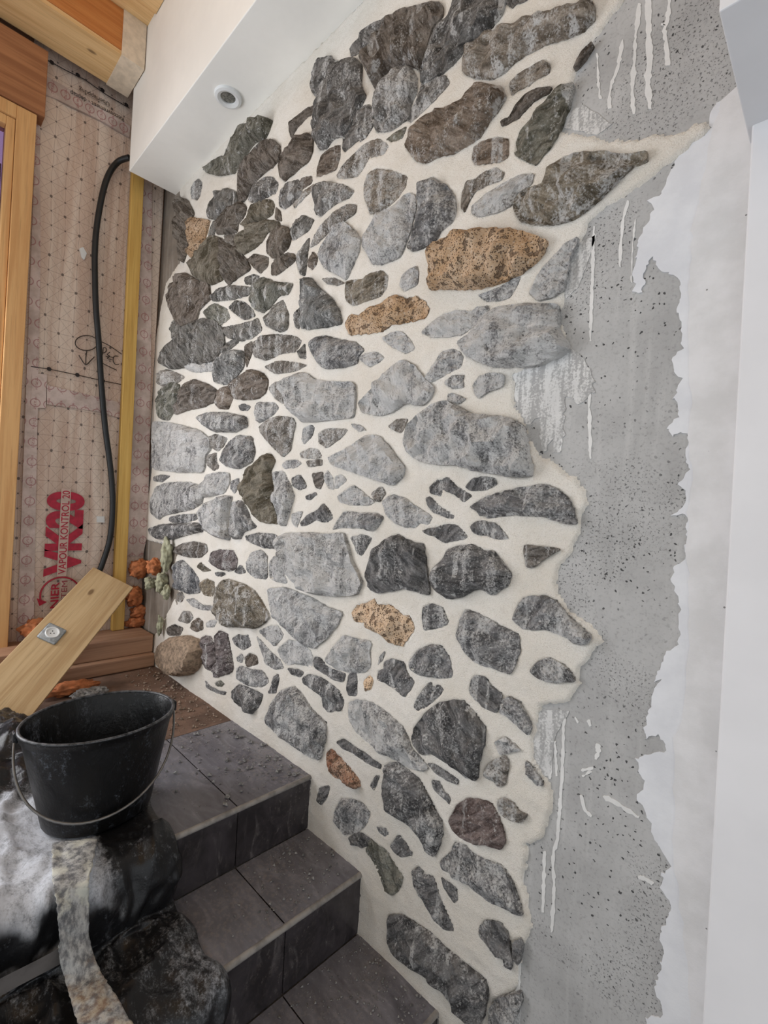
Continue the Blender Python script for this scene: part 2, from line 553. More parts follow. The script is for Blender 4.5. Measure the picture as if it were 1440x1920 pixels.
# ---------------------------------------------------------------- the stone wall: setting
wall_right = obj('wall_right', *(lambda bm: ([tuple(v.co) for v in bm.verts], [[v.index for v in f.verts] for f in bm.faces]))(addbox(bmesh.new(), (-3.1, 0.0, -0.9), (0.9, 0.25, 4.0))), CONCRETE)
tag(wall_right, 'grey concrete wall faced with rubble stones in pale mortar', None, None, 'structure')

TILES = dict(A=(340, 0), B=(640, 0), C=(860, 0), D=(280, 340), E=(560, 340), G=(800, 340), H=(270, 680), I=(500, 680),
             J=(720, 680), K=(270, 1000), L=(600, 1000), M=(760, 1000), N=(420, 1220), O=(560, 1280), P=(740, 1280), Q=(640, 1520))
# colour codes: tint of the stone and how much lime haze lies on it
TINT = dict(d=(114, 114, 116), g=(142, 142, 144), l=(170, 170, 172), k=(108, 95, 82), b=(136, 117, 98), w=(150, 140, 128),
            o=(166, 150, 122), y=(122, 122, 106), u=(116, 121, 130), p=(108, 92, 94), r=(134, 110, 104), v=(118, 106, 78),
            t=(164, 134, 102), T=(196, 168, 138), q=(134, 92, 70))
LIME = dict(d=.47, g=.66, l=.92, k=.24, b=.32, w=.62, o=.52, y=.42, u=.62, p=.44, r=.30, v=.20, t=0, T=0, q=0)
STONES = '''
A d 1132,330 1150,295 1195,255 1200,215 1240,185 1290,150 1380,125 1375,170 1345,230 1300,300 1240,320 1185,365 1145,380
A d 880,500 920,450 945,400 1000,375 1025,400 1068,415 1055,455 1000,530 950,600 905,650 875,610 865,560
A d 1075,430 1135,420 1180,395 1220,440 1215,520 1220,590 1245,650 1225,700 1200,745 1160,830 1130,880 1085,920 1040,930 1005,960 985,1000 930,1010 905,900 900,840 915,760 950,660 1010,540
A d 1215,720 1255,705 1285,720 1298,830 1270,880 1240,930 1205,955 1195,940 1150,980 1100,1025 1085,1000 1090,920 1130,900 1140,820 1190,760
A k 720,820 770,790 840,730 900,710 900,755 850,790 790,850 740,930 725,880
A y 610,820 590,880 560,940 500,955 465,1000 430,1060 385,1120 365,1160 260,1175 180,1160 155,1145 200,1105 270,1065 320,1070 350,1020 410,960 455,885 520,850 575,810
A k 560,950 620,950 665,990 665,1060 620,1120 560,1160 500,1220 470,1270 440,1340 400,1365 385,1300 385,1180 400,1110 450,1060 500,1000
A k 860,895 890,930 885,1030 860,1090 800,1135 765,1165 700,1225 665,1190 655,1110 670,1050 730,980 800,920
A d 560,1195 610,1195 655,1240 640,1300 560,1340 500,1375 450,1350 455,1300 500,1240
A d 700,1235 790,1210 815,1290 800,1320 750,1370 700,1410 660,1390 655,1340 680,1290
A k 810,1200 880,1185 880,1230 840,1260 815,1275 790,1235
A b 940,1050 1000,1000 1075,975 1070,1060 1045,1140 1000,1160 910,1195 915,1130
A w 1250,960 1330,935 1400,985 1370,1040 1270,1060 1230,1130 1190,1185 1110,1200 1040,1195 1080,1120 1150,1050 1200,1000
A g 905,1280 940,1235 1000,1225 1100,1250 1165,1290 1130,1330 1060,1360 990,1410 940,1460 905,1440 900,1350
A w 890,1240 905,1260 850,1310 790,1370 760,1400 750,1380 800,1310
A g 80,1240 110,1215 135,1240 130,1300 110,1340 70,1330 65,1290
D d 390,200 420,140 460,90 520,60 580,80 595,130 560,150 490,200 450,250 400,235
B k 380,70 500,45 600,20 660,15 690,50 680,120 620,180 580,290 580,380 540,480 470,440 420,430 330,480 260,580 230,600 190,520 160,430 200,350 260,250 310,150
B d 760,20 820,-30 1120,-30 1085,90 1010,190 930,240 860,280 810,370 760,430 690,490 600,540 540,560 535,480 560,400 590,300 640,180 720,110
B g 330,480 420,440 470,450 510,530 505,620 470,700 460,790 380,850 330,880 230,885 210,780 215,690 240,620 290,540
B g 540,560 620,530 700,510 730,560 650,650 560,740 470,820 440,810 480,720 520,640
B y 350,900 440,850 410,930 340,955 300,940
B b 780,700 880,600 900,560 1000,575 1085,590 1110,660 1060,750 1000,820 940,920 860,980 760,1030 640,1060 580,1100 500,1080 430,980 450,930 490,850 560,780 680,735
B w 850,300 960,230 1080,200 1200,150 1350,100 1500,60 1600,20 1690,0 1710,60 1700,120 1640,190 1500,260 1400,290 1280,350 1180,410 1100,490 1020,530 900,520 820,490 820,400
B w 1130,560 1200,490 1290,440 1360,400 1410,440 1400,490 1330,520 1270,570 1200,600 1150,640
B k 1070,810 1130,790 1170,710 1230,640 1290,600 1420,580 1400,620 1320,660 1260,720 1200,790 1130,830 1080,850
C y 660,600 720,570 770,545 750,650 700,790 660,900 620,980 560,1050 520,1110 450,1080 375,1030 390,950 420,870 510,780 590,690
C k 890,280 900,290 850,370 800,430 770,455 790,400 830,340
C d 310,0 380,-10 480,-20 430,10 385,20 360,50 340,30
B b 890,990 950,950 1050,925 1130,940 1125,1060 1060,1090 990,1100 900,1110 880,1060
B w 960,1160 1040,1130 1100,1170 1080,1210 980,1250 900,1290 850,1370 830,1430 805,1400 815,1300 840,1220 900,1210
B l 880,1390 960,1320 1080,1240 1200,1180 1300,1170 1280,1240 1180,1300 1150,1380 1050,1430 930,1460 870,1430
G o 640,70 780,20 806,-34 856,-114 946,-164 1046,-194 1176,-194 1346,-174 1486,-194 1491,-144 1386,-104 1290,-10 1200,80 1100,170 1000,240 880,285 760,290 640,270 600,230 590,150
B w 230,1135 330,1150 440,1190 430,1260 380,1340 300,1400 240,1440 190,1440 155,1330 150,1240 180,1170
E g 800,30 830,0 900,-30 1000,30 1055,110 1060,200 1030,280 960,330 920,400 830,450 760,470 730,440 765,350 805,200
E l 480,300 520,220 640,170 730,80 785,90 795,180 755,340 715,440 690,500 640,530 560,560 500,560 470,500 430,440 430,370
E w 240,200 330,150 385,160 380,210 320,250 260,290 190,350 120,420 70,450 100,370 140,300
E l 250,290 310,275 370,330 420,390 410,470 370,560 320,665 280,640 170,580 130,500 150,440 200,370
E b 65,520 95,475 125,510 120,560 90,595 60,570
E o 330,670 440,660 480,620 560,600 600,640 595,720 560,770 480,800 370,840 315,800 310,720
E w 150,655 230,650 310,685 260,700 190,690
E l 690,640 740,590 790,570 805,620 800,690 760,715 710,740 680,700
G t 30,520 90,450 170,400 260,350 380,330 520,325 640,345 760,380 810,420 790,480 720,560 640,620 560,660 450,700 330,730 180,725 40,730 15,690
E t 310,960 350,900 420,905 470,850 540,830 600,790 650,765 720,790 780,780 850,810 880,870 860,920 740,950 640,960 570,1010 450,1030 340,1035
G g 340,770 400,745 480,720 570,660 630,640 600,720 560,780 500,800 410,810
G l -40,1020 20,960 100,900 200,870 290,880 350,845 410,840 420,880 370,920 300,990 240,1030 130,1050 30,1050
G l 210,1090 290,1030 360,930 430,870 600,835 760,830 880,830 890,900 885,1000 940,1080 960,1130 880,1180 740,1240 640,1250 440,1250 330,1210 260,1170
G l 940,410 1020,370 1000,430 960,520 940,640 910,730 840,780 750,800 690,750 740,640 790,570 850,510
G l -20,1330 40,1240 100,1150 160,1130 220,1150 240,1190 230,1250 150,1290 60,1340 0,1365
G l 110,1360 170,1310 250,1305 240,1350 250,1390 180,1400
J l 600,150 640,90 720,65 810,80 790,160 700,190 640,240 605,200
J l 430,210 455,205 500,225 550,240 510,275 425,260
E l 560,1060 620,1020 690,1010 740,1060 785,1130 720,1160 620,1110
E l 395,1190 450,1160 520,1150 580,1190 540,1220 480,1255
E g 70,1130 90,1060 180,1040 260,1065 380,1085 440,1140 400,1180 390,1230 300,1255 180,1265 130,1230
I l 130,140 200,75 270,70 330,120 440,130 570,130 595,150 600,230 590,370 460,385 330,400 240,400 170,320 140,240 115,170
I l 780,90 850,20 920,-20 1000,20 1050,90 1130,170 1110,240 1050,290 940,270 860,330 750,360 640,330 620,270 700,190
J l 160,430 240,350 340,280 420,260 520,310 600,350 760,360 860,380 930,420 960,520 970,620 1000,700 990,770 880,775 760,750 620,730 480,690 330,685 240,660 170,610 140,540
I l 410,640 500,600 600,540 680,490 750,490 830,570 880,640 930,700 920,770 850,830 760,800 640,760 560,730 440,690
I w 345,480 400,445 550,445 500,510 400,575 350,540
I g 245,440 300,420 320,440 300,500 250,550 235,520
I l 570,410 620,420 668,455 620,460 580,435
I w 815,430 880,380 950,380 930,430 900,475 870,460
I w 220,610 290,575 350,590 370,640 320,650 230,640
I w 260,660 370,652 370,690 280,705
I g 100,690 130,660 200,655 235,680 190,710 120,715
I d 165,780 220,755 250,800 262,840 220,860 170,830
I k 300,750 375,735 380,800 360,855 325,840
I l 385,760 410,725 445,780 452,855 420,850 395,810
I l 460,770 500,755 540,790 480,850 455,850
I d 260,900 330,875 335,890 290,925 265,920
I l 475,900 580,825 640,870 725,940 690,960 560,960 490,940
I w 705,880 770,835 800,880 760,940 720,930
I l 775,940 840,890 920,910 1000,970 1120,1040 1090,1090 1030,1080 1000,1115 930,1110 860,1080 800,1020
I l 165,1020 240,1000 220,1060 200,1115 170,1080
I d 225,1080 270,1030 350,990 380,950 420,990 450,1050 400,1080 330,1060 270,1095 230,1100
I g 440,1130 480,1060 520,1005 640,1015 740,1015 790,1045 750,1110 710,1140 640,1115 500,1115
J d 305,840 360,790 430,775 480,830 560,880 590,900 540,940 480,890 400,860 380,900 310,880
J d 540,840 600,780 660,770 740,780 760,820 690,855 600,865
J d 280,910 310,905 370,970 440,1010 490,1055 420,1045 330,1010 290,960
J g 570,975 680,910 800,870 940,840 1080,820 1160,850 1240,920 1280,1010 1290,1090 1200,1080 1080,1040 960,1030 840,1030 700,1050 650,1030 620,1000
J d 255,1130 360,1110 430,1090 490,1095 530,1140 565,1180 490,1200 400,1215 340,1170 270,1150
J d 580,1100 640,1065 740,1080 780,1110 840,1190 770,1190 690,1170 600,1150
J w 945,1230 1060,1240 1190,1260 1100,1310 1000,1385 960,1380 945,1300
I d 560,1180 640,1160 710,1180 680,1230 640,1300 610,1290 590,1230
L d 325,220 350,130 430,50 520,5 580,40 660,70 700,70 715,200 730,320 740,420 640,390 560,370 400,405 340,380 315,300
L d 765,240 830,170 860,110 960,80 1050,80 1110,120 1170,115 1230,190 1295,280 1270,350 1170,420 1090,380 1020,390 960,430 860,440 790,400 760,320
K l 940,0 1100,-5 1250,5 1350,-5 1380,80 1400,180 1475,330 1440,415 1300,425 1180,415 1090,390 1020,300 960,230 935,130
L T 215,540 240,490 330,465 360,440 380,480 480,490 560,560 600,560 635,640 600,700 545,765 470,740 420,690 350,660 300,600 230,595
L g 690,500 740,475 820,500 865,605 800,640 700,655 690,600
M g 400,520 440,520 560,580 660,640 760,680 770,800 730,900 695,955 600,910 480,880 410,820 350,720 340,680 365,590
M g 720,580 750,500 800,430 930,420 1010,460 1070,540 1160,620 1250,700 1230,750 1150,750 1060,690 940,650 800,650 740,600
M g 835,930 890,870 960,840 1050,880 1110,940 1140,1000 1060,1010 960,1005 880,970
M g 20,870 80,790 170,750 240,760 290,830 320,970 230,980 100,960 30,920
M d 440,1000 470,955 540,975 570,1030 650,1090 640,1170 610,1215 530,1180 440,1090 430,1060
M g 650,1130 700,1105 760,1140 810,1230 845,1310 825,1365 750,1300 680,1230 630,1215
L d 630,1170 660,1100 740,1000 760,1040 800,1025 835,1060 790,1110 720,1170 660,1205
L d 430,870 480,850 560,870 580,940 630,1000 610,1060 570,1110 500,1050 440,1010 385,990 390,930 430,920
L g 400,830 435,795 420,850 385,890
L l 50,830 110,740 160,690 240,710 345,730 330,800 340,900 300,940 210,940 110,920 40,860
L T 290,1000 330,960 355,990 345,1050 300,1070
L d 190,950 245,940 245,1100 190,1095 175,1060
N l 840,350 900,330 1000,350 1100,420 1200,510 1240,590 1260,660 1320,720 1380,790 1340,820 1240,790 1160,740 1050,680 960,610 890,550 840,460
O d 780,300 850,210 940,140 1040,120 1110,120 1180,200 1260,310 1250,430 1210,560 1205,665 1110,630 1020,560 900,480 820,485 760,400
N g 280,460 330,340 390,270 470,240 520,290 590,400 690,490 685,600 650,740 560,700 440,620 370,560 290,490
N q 690,690 720,665 780,720 850,800 910,880 920,925 880,930 800,880 720,840 690,760
N d 755,620 800,595 870,640 940,690 1010,740 1060,770 1050,800 980,770 880,700 800,660
N d 985,910 1020,850 1050,840 1030,890 1010,945
O d 575,640 590,550 680,540 740,600 800,640 860,740 910,850 970,950 970,1040 920,1175 860,1140 820,1050 760,970 720,940 640,900 580,830 565,740
O g 865,545 930,560 1000,610 1080,660 1070,690 1000,660 920,610
O g 895,660 940,670 970,730 1020,780 1015,820 960,770 910,720
P g 670,400 740,370 800,420 850,460 780,470 710,490 690,450
P w 600,600 640,540 750,490 765,560 745,690 690,705 660,660 600,640
P r 360,930 420,830 500,780 640,810 680,880 720,970 740,1080 715,1130 620,1100 520,1090 440,1050 380,990
P w 690,800 740,780 800,820 830,870 890,900 850,950 770,930 700,880
P g 880,530 920,570 960,630 1000,700 960,695 890,620
Q g 660,350 740,280 770,210 830,240 900,300 1000,350 1080,380 1140,480 1180,600 1220,715 1160,700 1080,650 1000,620 930,570 850,500 750,430 680,400
Q g 930,790 970,745 1060,760 1110,830 1130,930 1150,1020 1140,1075 1105,1060 1090,1000 1040,990 980,910 930,850
Q g 1155,890 1205,870 1210,960 1190,1055 1150,1000
Q d 310,710 400,700 500,760 600,830 720,940 830,1030 900,1100 970,1160 980,1270 950,1420 900,1500 800,1400 740,1300 680,1220 560,1120 440,1050 340,960 310,880
Q d 475,410 520,380 560,430 620,450 650,560 700,680 760,810 700,810 620,740 540,600 480,500
Q d 670,450 720,490 770,520 780,600 760,625 720,570 690,520
Q y 160,270 190,190 240,230 300,270 350,360 415,450 390,530 340,580 290,540 250,420 210,340
Q d 325,240 385,160 430,220 480,300 400,315 350,280
Q g 1000,1330 1060,1270 1200,1240 1210,1300 1150,1440 1120,1500 980,1500
O g 240,870 280,790 360,790 430,820 480,880 460,950 400,1010 300,1030 250,960 230,930
O d 330,1050 400,1010 480,1050 470,1100 420,1115 350,1090
O g 525,975 580,985 605,1020 580,1040 540,1010
O d 115,800 140,710 205,695 195,760 150,830
N d 605,40 650,50 690,110 760,140 820,160 800,210 740,200 680,160 610,120
N d 525,190 570,160 650,180 720,230 770,270 810,350 790,400 700,415 665,380 660,310 600,270 530,220
K l 900,780 970,720 1040,730 1120,790 1145,850 1130,905 1040,880 960,890 920,840
K d 960,910 1040,920 1075,940 1050,970 990,950
K d 870,970 900,950 910,980 890,1080 835,1080 855,1030
K d 605,1050 640,1020 720,1050 800,1090 780,1160 720,1225 640,1150 605,1110
K g 620,920 650,895 720,920 800,930 840,1000 800,1035 720,1035 640,1000
K b 675,840 710,810 760,830 770,880 690,905
K g 620,840 655,812 672,840 660,875 630,865
K d 590,710 630,685 670,690 700,685 720,760 670,790 620,760
K p 385,700 420,690 455,700 480,780 490,860 465,930 420,920 370,850 370,790 400,790
K p 470,700 510,655 560,680 580,780 600,900 590,940 470,980 465,900 500,850 485,780
K g 755,690 800,740 850,800 920,860 940,910 880,920 820,880 790,800
K l 770,660 850,625 900,625 940,690 880,765 820,710
K o 490,370 530,320 570,310 680,345 740,380 790,450 850,560 820,600 760,640 640,630 560,630 500,580 475,500
K l 835,370 950,365 1020,390 1120,430 1240,500 1345,530 1310,620 1230,710 1150,780 1080,750 980,670 920,600 870,560 850,460
K l 840,200 880,150 920,230 970,340 900,330 845,300
K g 690,200 720,130 790,110 830,160 830,310 740,300 690,250
K p 445,130 500,110 600,115 630,180 620,240 580,255 500,240 440,200
K v 350,225 380,195 410,225 450,250 400,262
K d 475,265 530,262 550,275 520,292 485,285
K d 605,260 650,210 690,265 640,275
K k 215,90 280,65 340,55 420,75 430,120 380,165 300,160 220,140
K u 215,190 260,180 330,250 370,310 380,400 300,410 240,380 230,290
K o 380,330 420,305 470,330 475,380 460,430 400,415 375,370
K g 280,445 330,440 390,485 465,490 460,520 380,515 320,490
K g 415,610 450,585 490,590 475,630 420,635
K b 320,600 360,570 395,600 395,650 350,668 310,640
K w 225,590 260,525 310,530 330,570 300,610
K k 150,640 200,615 265,640 240,690 160,690
K w 220,400 250,395 272,430 245,465 215,455
K y 475,1010 510,995 540,1015 520,1035 485,1030
K d 410,990 440,1030 500,1065 555,1070 545,1092 480,1075 420,1040
H y 85,250 150,170 200,140 240,160 250,230 200,320 170,380 120,375 100,320
H k 255,170 330,120 420,150 490,190 470,260 400,290 300,310 205,350 235,260
H b 470,230 510,180 570,160 600,230 570,310 500,305
H b 570,150 640,90 720,45 800,70 835,120 820,200 770,240 680,250 605,240
H w 835,170 890,125 930,150 960,240 940,280 880,240
H g 755,265 880,270 910,310 880,345 820,385 770,410 750,340
H w 775,430 830,390 900,360 1000,370 1020,410 1000,500 990,590 940,640 870,570 790,480
H g 360,370 420,340 560,340 690,370 700,430 620,465 480,465 400,420
H d 635,290 670,278 715,295 700,320 650,320
H l 130,400 250,420 380,460 450,520 450,590 420,620 415,700 400,740 250,740 60,720 60,560 60,400
H w 440,500 480,480 560,510 540,560 500,600 450,570 435,540
H w 405,630 490,605 490,660 510,710 470,730 430,700
H g 530,600 580,530 640,490 730,500 745,600 730,670 640,720 560,700 510,660
H v 700,750 740,690 790,630 850,610 890,660 850,740 870,840 860,930 890,1010 910,1090 800,1080 740,1030 690,930 670,840
H g 860,740 940,730 990,830 1010,900 980,1010 960,1100 920,1100 895,1000 875,920 880,840
H l 410,760 500,740 575,745 580,810 540,880 470,900 400,910
H g 585,800 635,780 640,820 610,885 580,850
H g 150,810 300,805 380,830 405,880 390,950 330,990 240,1010 140,1030 100,1060 50,1020 40,930 80,840
H d 170,1040 250,1025 350,1020 360,1060 280,1080 180,1080
H d 30,1120 120,1090 250,1085 380,1080 400,1140 300,1160 180,1195 90,1190 40,1160
H l 370,1000 440,940 540,900 595,900 575,980 565,1080 585,1200 500,1180 430,1140 380,1070
H g 595,940 660,930 700,1000 720,1060 760,1110 680,1140 650,1190 595,1190 575,1090
H d 680,1170 760,1150 880,1155 910,1200 890,1255 800,1250 690,1200
H d 60,770 120,755 180,765 120,805 65,800
D k 205,110 260,140 300,220 270,290 265,430 230,540 200,520 200,300
D t 260,240 330,265 405,270 390,330 370,400 380,440 310,500 280,510 290,400 275,330
D k 470,230 540,160 610,140 655,180 640,230 600,280 590,340 520,345 455,350 455,290
D v 660,240 680,160 760,130 820,125 845,160 835,220 780,255 700,285 640,300 610,290
D k 850,170 880,200 895,270 845,255
D v 580,470 600,400 640,340 700,292 790,262 870,275 885,300 800,340 760,400 720,440 640,490
D k 790,420 820,330 885,295 940,310 960,390 940,450 880,500 830,520 790,480
D d 940,330 990,270 1030,225 1110,260 1080,320 1020,370 970,400 945,370
D d 405,330 430,270 450,300 430,370 392,410
D v 420,370 465,390 478,460 488,580 498,660 420,690 350,660 290,620 270,560 310,510 370,440
D k 475,380 520,420 600,470 660,550 680,590 600,640 540,695 505,650 490,560 484,450
D k 500,365 570,360 600,410 570,450 520,410
D k 660,530 700,490 800,510 800,570 750,620 700,575
D k 820,570 850,520 930,480 980,490 990,530 930,580 860,630 820,630
D b 130,780 190,680 240,625 330,682 400,700 410,790 340,860 320,930 210,970 170,910
D d 410,780 460,730 560,710 680,720 670,760 560,790 430,800
D d 640,650 700,630 740,640 720,690 650,690
D y 690,700 760,645 850,680 970,690 940,760 880,770 820,850 770,890 690,850 680,760
D d 530,850 580,805 640,820 690,870 715,910 640,930 580,890
D g 780,910 860,820 900,800 940,900 930,1000 890,1020 840,1000 780,970
D u 1025,660 1090,650 1150,720 1230,790 1280,870 1300,960 1200,985 1080,1000 1022,990 1030,850 1038,760
D d 970,890 1020,845 1012,1000 980,980
D d 1000,480 1080,370 1070,460 1060,560 1050,640 1010,620 990,540
D d 490,985 600,970 680,950 730,925 760,1000 700,1050 620,1075 520,1050
D d 430,1120 500,1105 570,1075 600,1085 540,1130 460,1160
D d 100,1130 200,1050 290,970 360,935 440,950 500,1010 510,1105 440,1200 300,1240 150,1260 60,1220
D g 145,960 180,920 215,980 200,1040 150,1060
D y 360,880 430,830 520,870 540,920 490,960 400,930
D w 700,1080 830,1030 990,1045 1030,1080 995,1150 890,1160 790,1210 700,1180
D d 995,1150 1050,1090 1060,1200 1010,1190
D u 430,1300 470,1200 560,1145 635,1150 635,1250 590,1310 520,1370 440,1350
D k 640,1110 690,1080 690,1150 655,1260 645,1180
D w 770,1250 880,1210 1000,1225 1070,1240 980,1280 850,1300
D l 220,1250 330,1230 450,1225 420,1270 300,1280
D w 60,1300 120,1275 240,1320 180,1360 80,1380
'''


def chaikin(p):
    o = []
    n = len(p)
    for i in range(n):
        a, b = p[i], p[(i + 1) % n]
        o.append((a[0] * .87 + b[0] * .13, a[1] * .87 + b[1] * .13))
        o.append((a[0] * .13 + b[0] * .87, a[1] * .13 + b[1] * .87))
    return o


def resample(p, step):
    o = []
    n = len(p)
    for i in range(n):
        a, b = p[i], p[(i + 1) % n]
        L = math.hypot(b[0] - a[0], b[1] - a[1])
        k = max(1, int(L / step + 0.5))
        for j in range(k):
            o.append((a[0] + (b[0] - a[0]) * j / k, a[1] + (b[1] - a[1]) * j / k))
    return o


def grow(p, d):
    """offset a polygon outwards by d"""
    n = len(p)
    ar = sum(p[i][0] * p[(i + 1) % n][1] - p[(i + 1) % n][0] * p[i][1] for i in range(n))
    sg = 1 if ar > 0 else -1
    o = []
    for i in range(n):
        a, b, c = Vector(p[i - 1]), Vector(p[i]), Vector(p[(i + 1) % n])
        e1, e2 = (b - a).normalized(), (c - b).normalized()
        nv = Vector((e1.y + e2.y, -e1.x - e2.x)) * sg
        if nv.length < 1e-6:
            nv = Vector((e1.y, -e1.x)) * sg
        nv.normalize()
        o.append((b.x + nv.x * d, b.y + nv.y * d))
    return o


def segdist(P, poly):
    """distance from points P (n,2) to a closed polyline, and inside flags"""
    A = np.array(poly)
    B = np.roll(A, -1, axis=0)
    best = np.full(len(P), 1e9)
    ins = np.zeros(len(P), bool)
    for a, b in zip(A, B):
        ab = b - a
        t = np.clip(((P - a) @ ab) / max(ab @ ab, 1e-12), 0, 1)
        d = np.hypot(*(P - (a + t[:, None] * ab)).T)
        best = np.minimum(best, d)
        c = (a[1] > P[:, 1]) != (b[1] > P[:, 1])
        with np.errstate(divide='ignore', invalid='ignore'):
            xi = a[0] + (P[:, 1] - a[1]) / (b[1] - a[1]) * (b[0] - a[0])
        ins ^= c & (P[:, 0] < xi)
    return best, ins


def parea(p):
    return abs(sum(p[i][0] * p[(i + 1) % len(p)][1] - p[(i + 1) % len(p)][0] * p[i][1] for i in range(len(p)))) / 2


def make_stone(poly, hgt, mat, color, rng, rough=1.0, label=None, base=0.0, parent=None):
    """one stone: a traced outline filled with a faceted, chipped dome that stands proud of the wall"""
    ar = parea(poly)
    step = max(0.0055, math.sqrt(ar) / 17)
    out = chaikin(poly)
    out = resample(out, step)
    n = len(out)
    jit = min(0.004, step * 0.45) * (1.6 if mat is TUFF else 1.0)
    out = [(x + jit * noise.noise(Vector((x * 70, 1.3, z * 70))), z + jit * noise.noise(Vector((x * 70, 9.1, z * 70)))) for x, z in out]
    xs, zs = [p[0] for p in out], [p[1] for p in out]
    cx, cz = sum(xs) / n, sum(zs) / n
    pts = []
    z = min(zs)
    row = 0
    while z < max(zs):
        x = min(xs) + (0.5 * step if row % 2 else 0)
        while x < max(xs):
            pts.append((x + rng.uniform(-.28, .28) * step, z + rng.uniform(-.28, .28) * step))
            x += step
        z += step * 0.87
        row += 1
    P = np.array(pts)
    d, ins = segdist(P, out)
    P, d = P[ins & (d > step * 0.55)], d[ins & (d > step * 0.55)]
    allp = out + [tuple(p) for p in P]
    r = geometry.delaunay_2d_cdt([Vector(p) for p in allp], [(i, (i + 1) % n) for i in range(n)], [], 1, 1e-6)
    vc, _, fc = r[0], r[1], r[2]
    orig = r[3]
    size = math.sqrt(ar)
    planes = []
    for k in range(rng.choice((2, 3, 3, 4))):
        a = rng.uniform(0, 2 * math.pi)
        g = rng.uniform(0.25, 0.95)
        planes.append((rng.uniform(0.72, 1.1), math.cos(a) * g / size, math.sin(a) * g / size))
    V2 = np.array([(v.x, v.y) for v in vc])
    dd, _ = segdist(V2, out)
    onb = dd < 1e-5
    edge = max(0.004, min(0.014, size * 0.10))
    so = rng.uniform(0, 50)
    verts = []
    for i, (x, zz) in enumerate(V2):
        if onb[i]:
            h = max(0.0150, hgt * 0.36)
        else:
            e = 1 - math.exp(-dd[i] / edge * 1.5)
            h = hgt * (0.40 + 0.60 * e) * min(1.12, min(c + gx * (x - cx) + gz * (zz - cz) for c, gx, gz in planes))
            h = max(h, 0.0165, hgt * 0.32)
            v = Vector((x * 26, so, zz * 26))
            h += rough * hgt * 0.42 * noise.noise(v) + rough * 0.0055 * noise.noise(v * 3.1) + rough * 0.0030 * noise.noise(v * 8.0)
        verts.append((x, base - h, zz))
    faces = [list(f) for f in fc if len(f) >= 3]
    m = len(verts)
    used = {}
    # skirt into the mortar along boundary edges
    cnt = {}
    for f in faces:
        for i in range(len(f)):
            a, b = f[i], f[(i + 1) % len(f)]
            cnt[(min(a, b), max(a, b))] = cnt.get((min(a, b), max(a, b)), []) + [(a, b)]
    for k, v in cnt.items():
        if len(v) == 1:
            a, b = v[0]
            for q in (a, b):
                if q not in used:
                    used[q] = len(verts)
                    verts.append((verts[q][0], base + 0.02, verts[q][2]))
            faces.append([b, a, used[a], used[b]])
    # outward is -Y: make sure fronts face the room
    f0 = faces[0]
    a, b, c = (Vector(verts[i]) for i in f0[:3])
    if (b - a).cross(c - a).y > 0:
        faces = [f[::-1] for f in faces]
    cen = Vector((cx, base, cz))
    me = bpy.data.meshes.new('stone')
    me.from_pydata([tuple(Vector(v) - cen) for v in verts], [], faces)
    me.materials.append(mat)
    me.polygons.foreach_set('use_smooth', [True] * len(me.polygons))
    me.set_sharp_from_angle(angle=math.radians(32))
    o = bpy.data.objects.new('stone', me)
    COL.objects.link(o)
    o.location = cen
    o.parent = parent
    o.color = color
    if label:
        o['label'] = label
    return o


rng = random.Random(11)
stone_polys = []
for line in STONES.strip().splitlines():
    tl, code, *pp = line.split()
    ox, oy = TILES[tl]
    poly = []
    for q in pp:
        a, b = q.split(',')
        w = pl(ox + float(a) / 3.6, oy + float(b) / 3.6, 1, -0.016)
        poly.append((float(w[0]), float(w[2])))
    ux = sum(q[0] for q in poly) / len(poly)
    uz = sum(q[1] for q in poly) / len(poly)
    crowd = max(0.0, min(1.0, (-1.75 - ux) / 0.45)) * max(0.0, min(1.0, (uz - 1.55) / 0.3))
    poly = grow(poly, min(0.0012 + 0.0080 * crowd, 0.12 * math.sqrt(parea(poly))))
    stone_polys.append(poly)
    sz = math.sqrt(parea(poly))
    hgt = max(0.019, min(0.062, sz * 0.29)) * rng.uniform(0.85, 1.15)
    c = TINT[code]
    k = rng.uniform(0.9, 1.1)
    col = lin(tuple(min(255, v * k) for v in c))[:3] + (min(1, max(0, LIME[code] + rng.uniform(-.08, .08))),)
    if tl in 'D' and code in 'dgku':
        col = (col[0] * 1.02, col[1] * 0.96, col[2] * 0.80, col[3] * 0.8)
    if tl in 'ABC':  # warm light of the upper wall put into the stone colour
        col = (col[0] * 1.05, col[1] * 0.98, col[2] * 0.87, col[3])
    isT = code in 'tTq'
    lab = {'t': 'porous orange brown tuff stone', 'T': 'porous pale beige tuff stone', 'q': 'porous rust red tuff stone'}.get(code)
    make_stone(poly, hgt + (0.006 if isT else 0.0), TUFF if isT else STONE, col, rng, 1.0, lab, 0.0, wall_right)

# boulder in the far corner
bp_ = [(35, 830), (60, 760), (140, 705), (250, 695), (320, 720), (345, 800), (330, 910), (270, 965), (180, 975), (90, 940), (45, 890)]
bpoly = [tuple(float(v) for v in pl(270 + a / 3.6, 1000 + b / 3.6, 1, -0.055)[[0, 2]]) for a, b in bp_]
make_stone(bpoly, 0.085, SANDY, (1, 1, 1, 0), rng, 0.5, 'rounded sandy boulder low in the corner', 0.0, wall_right)
stone_polys.append(bpoly)

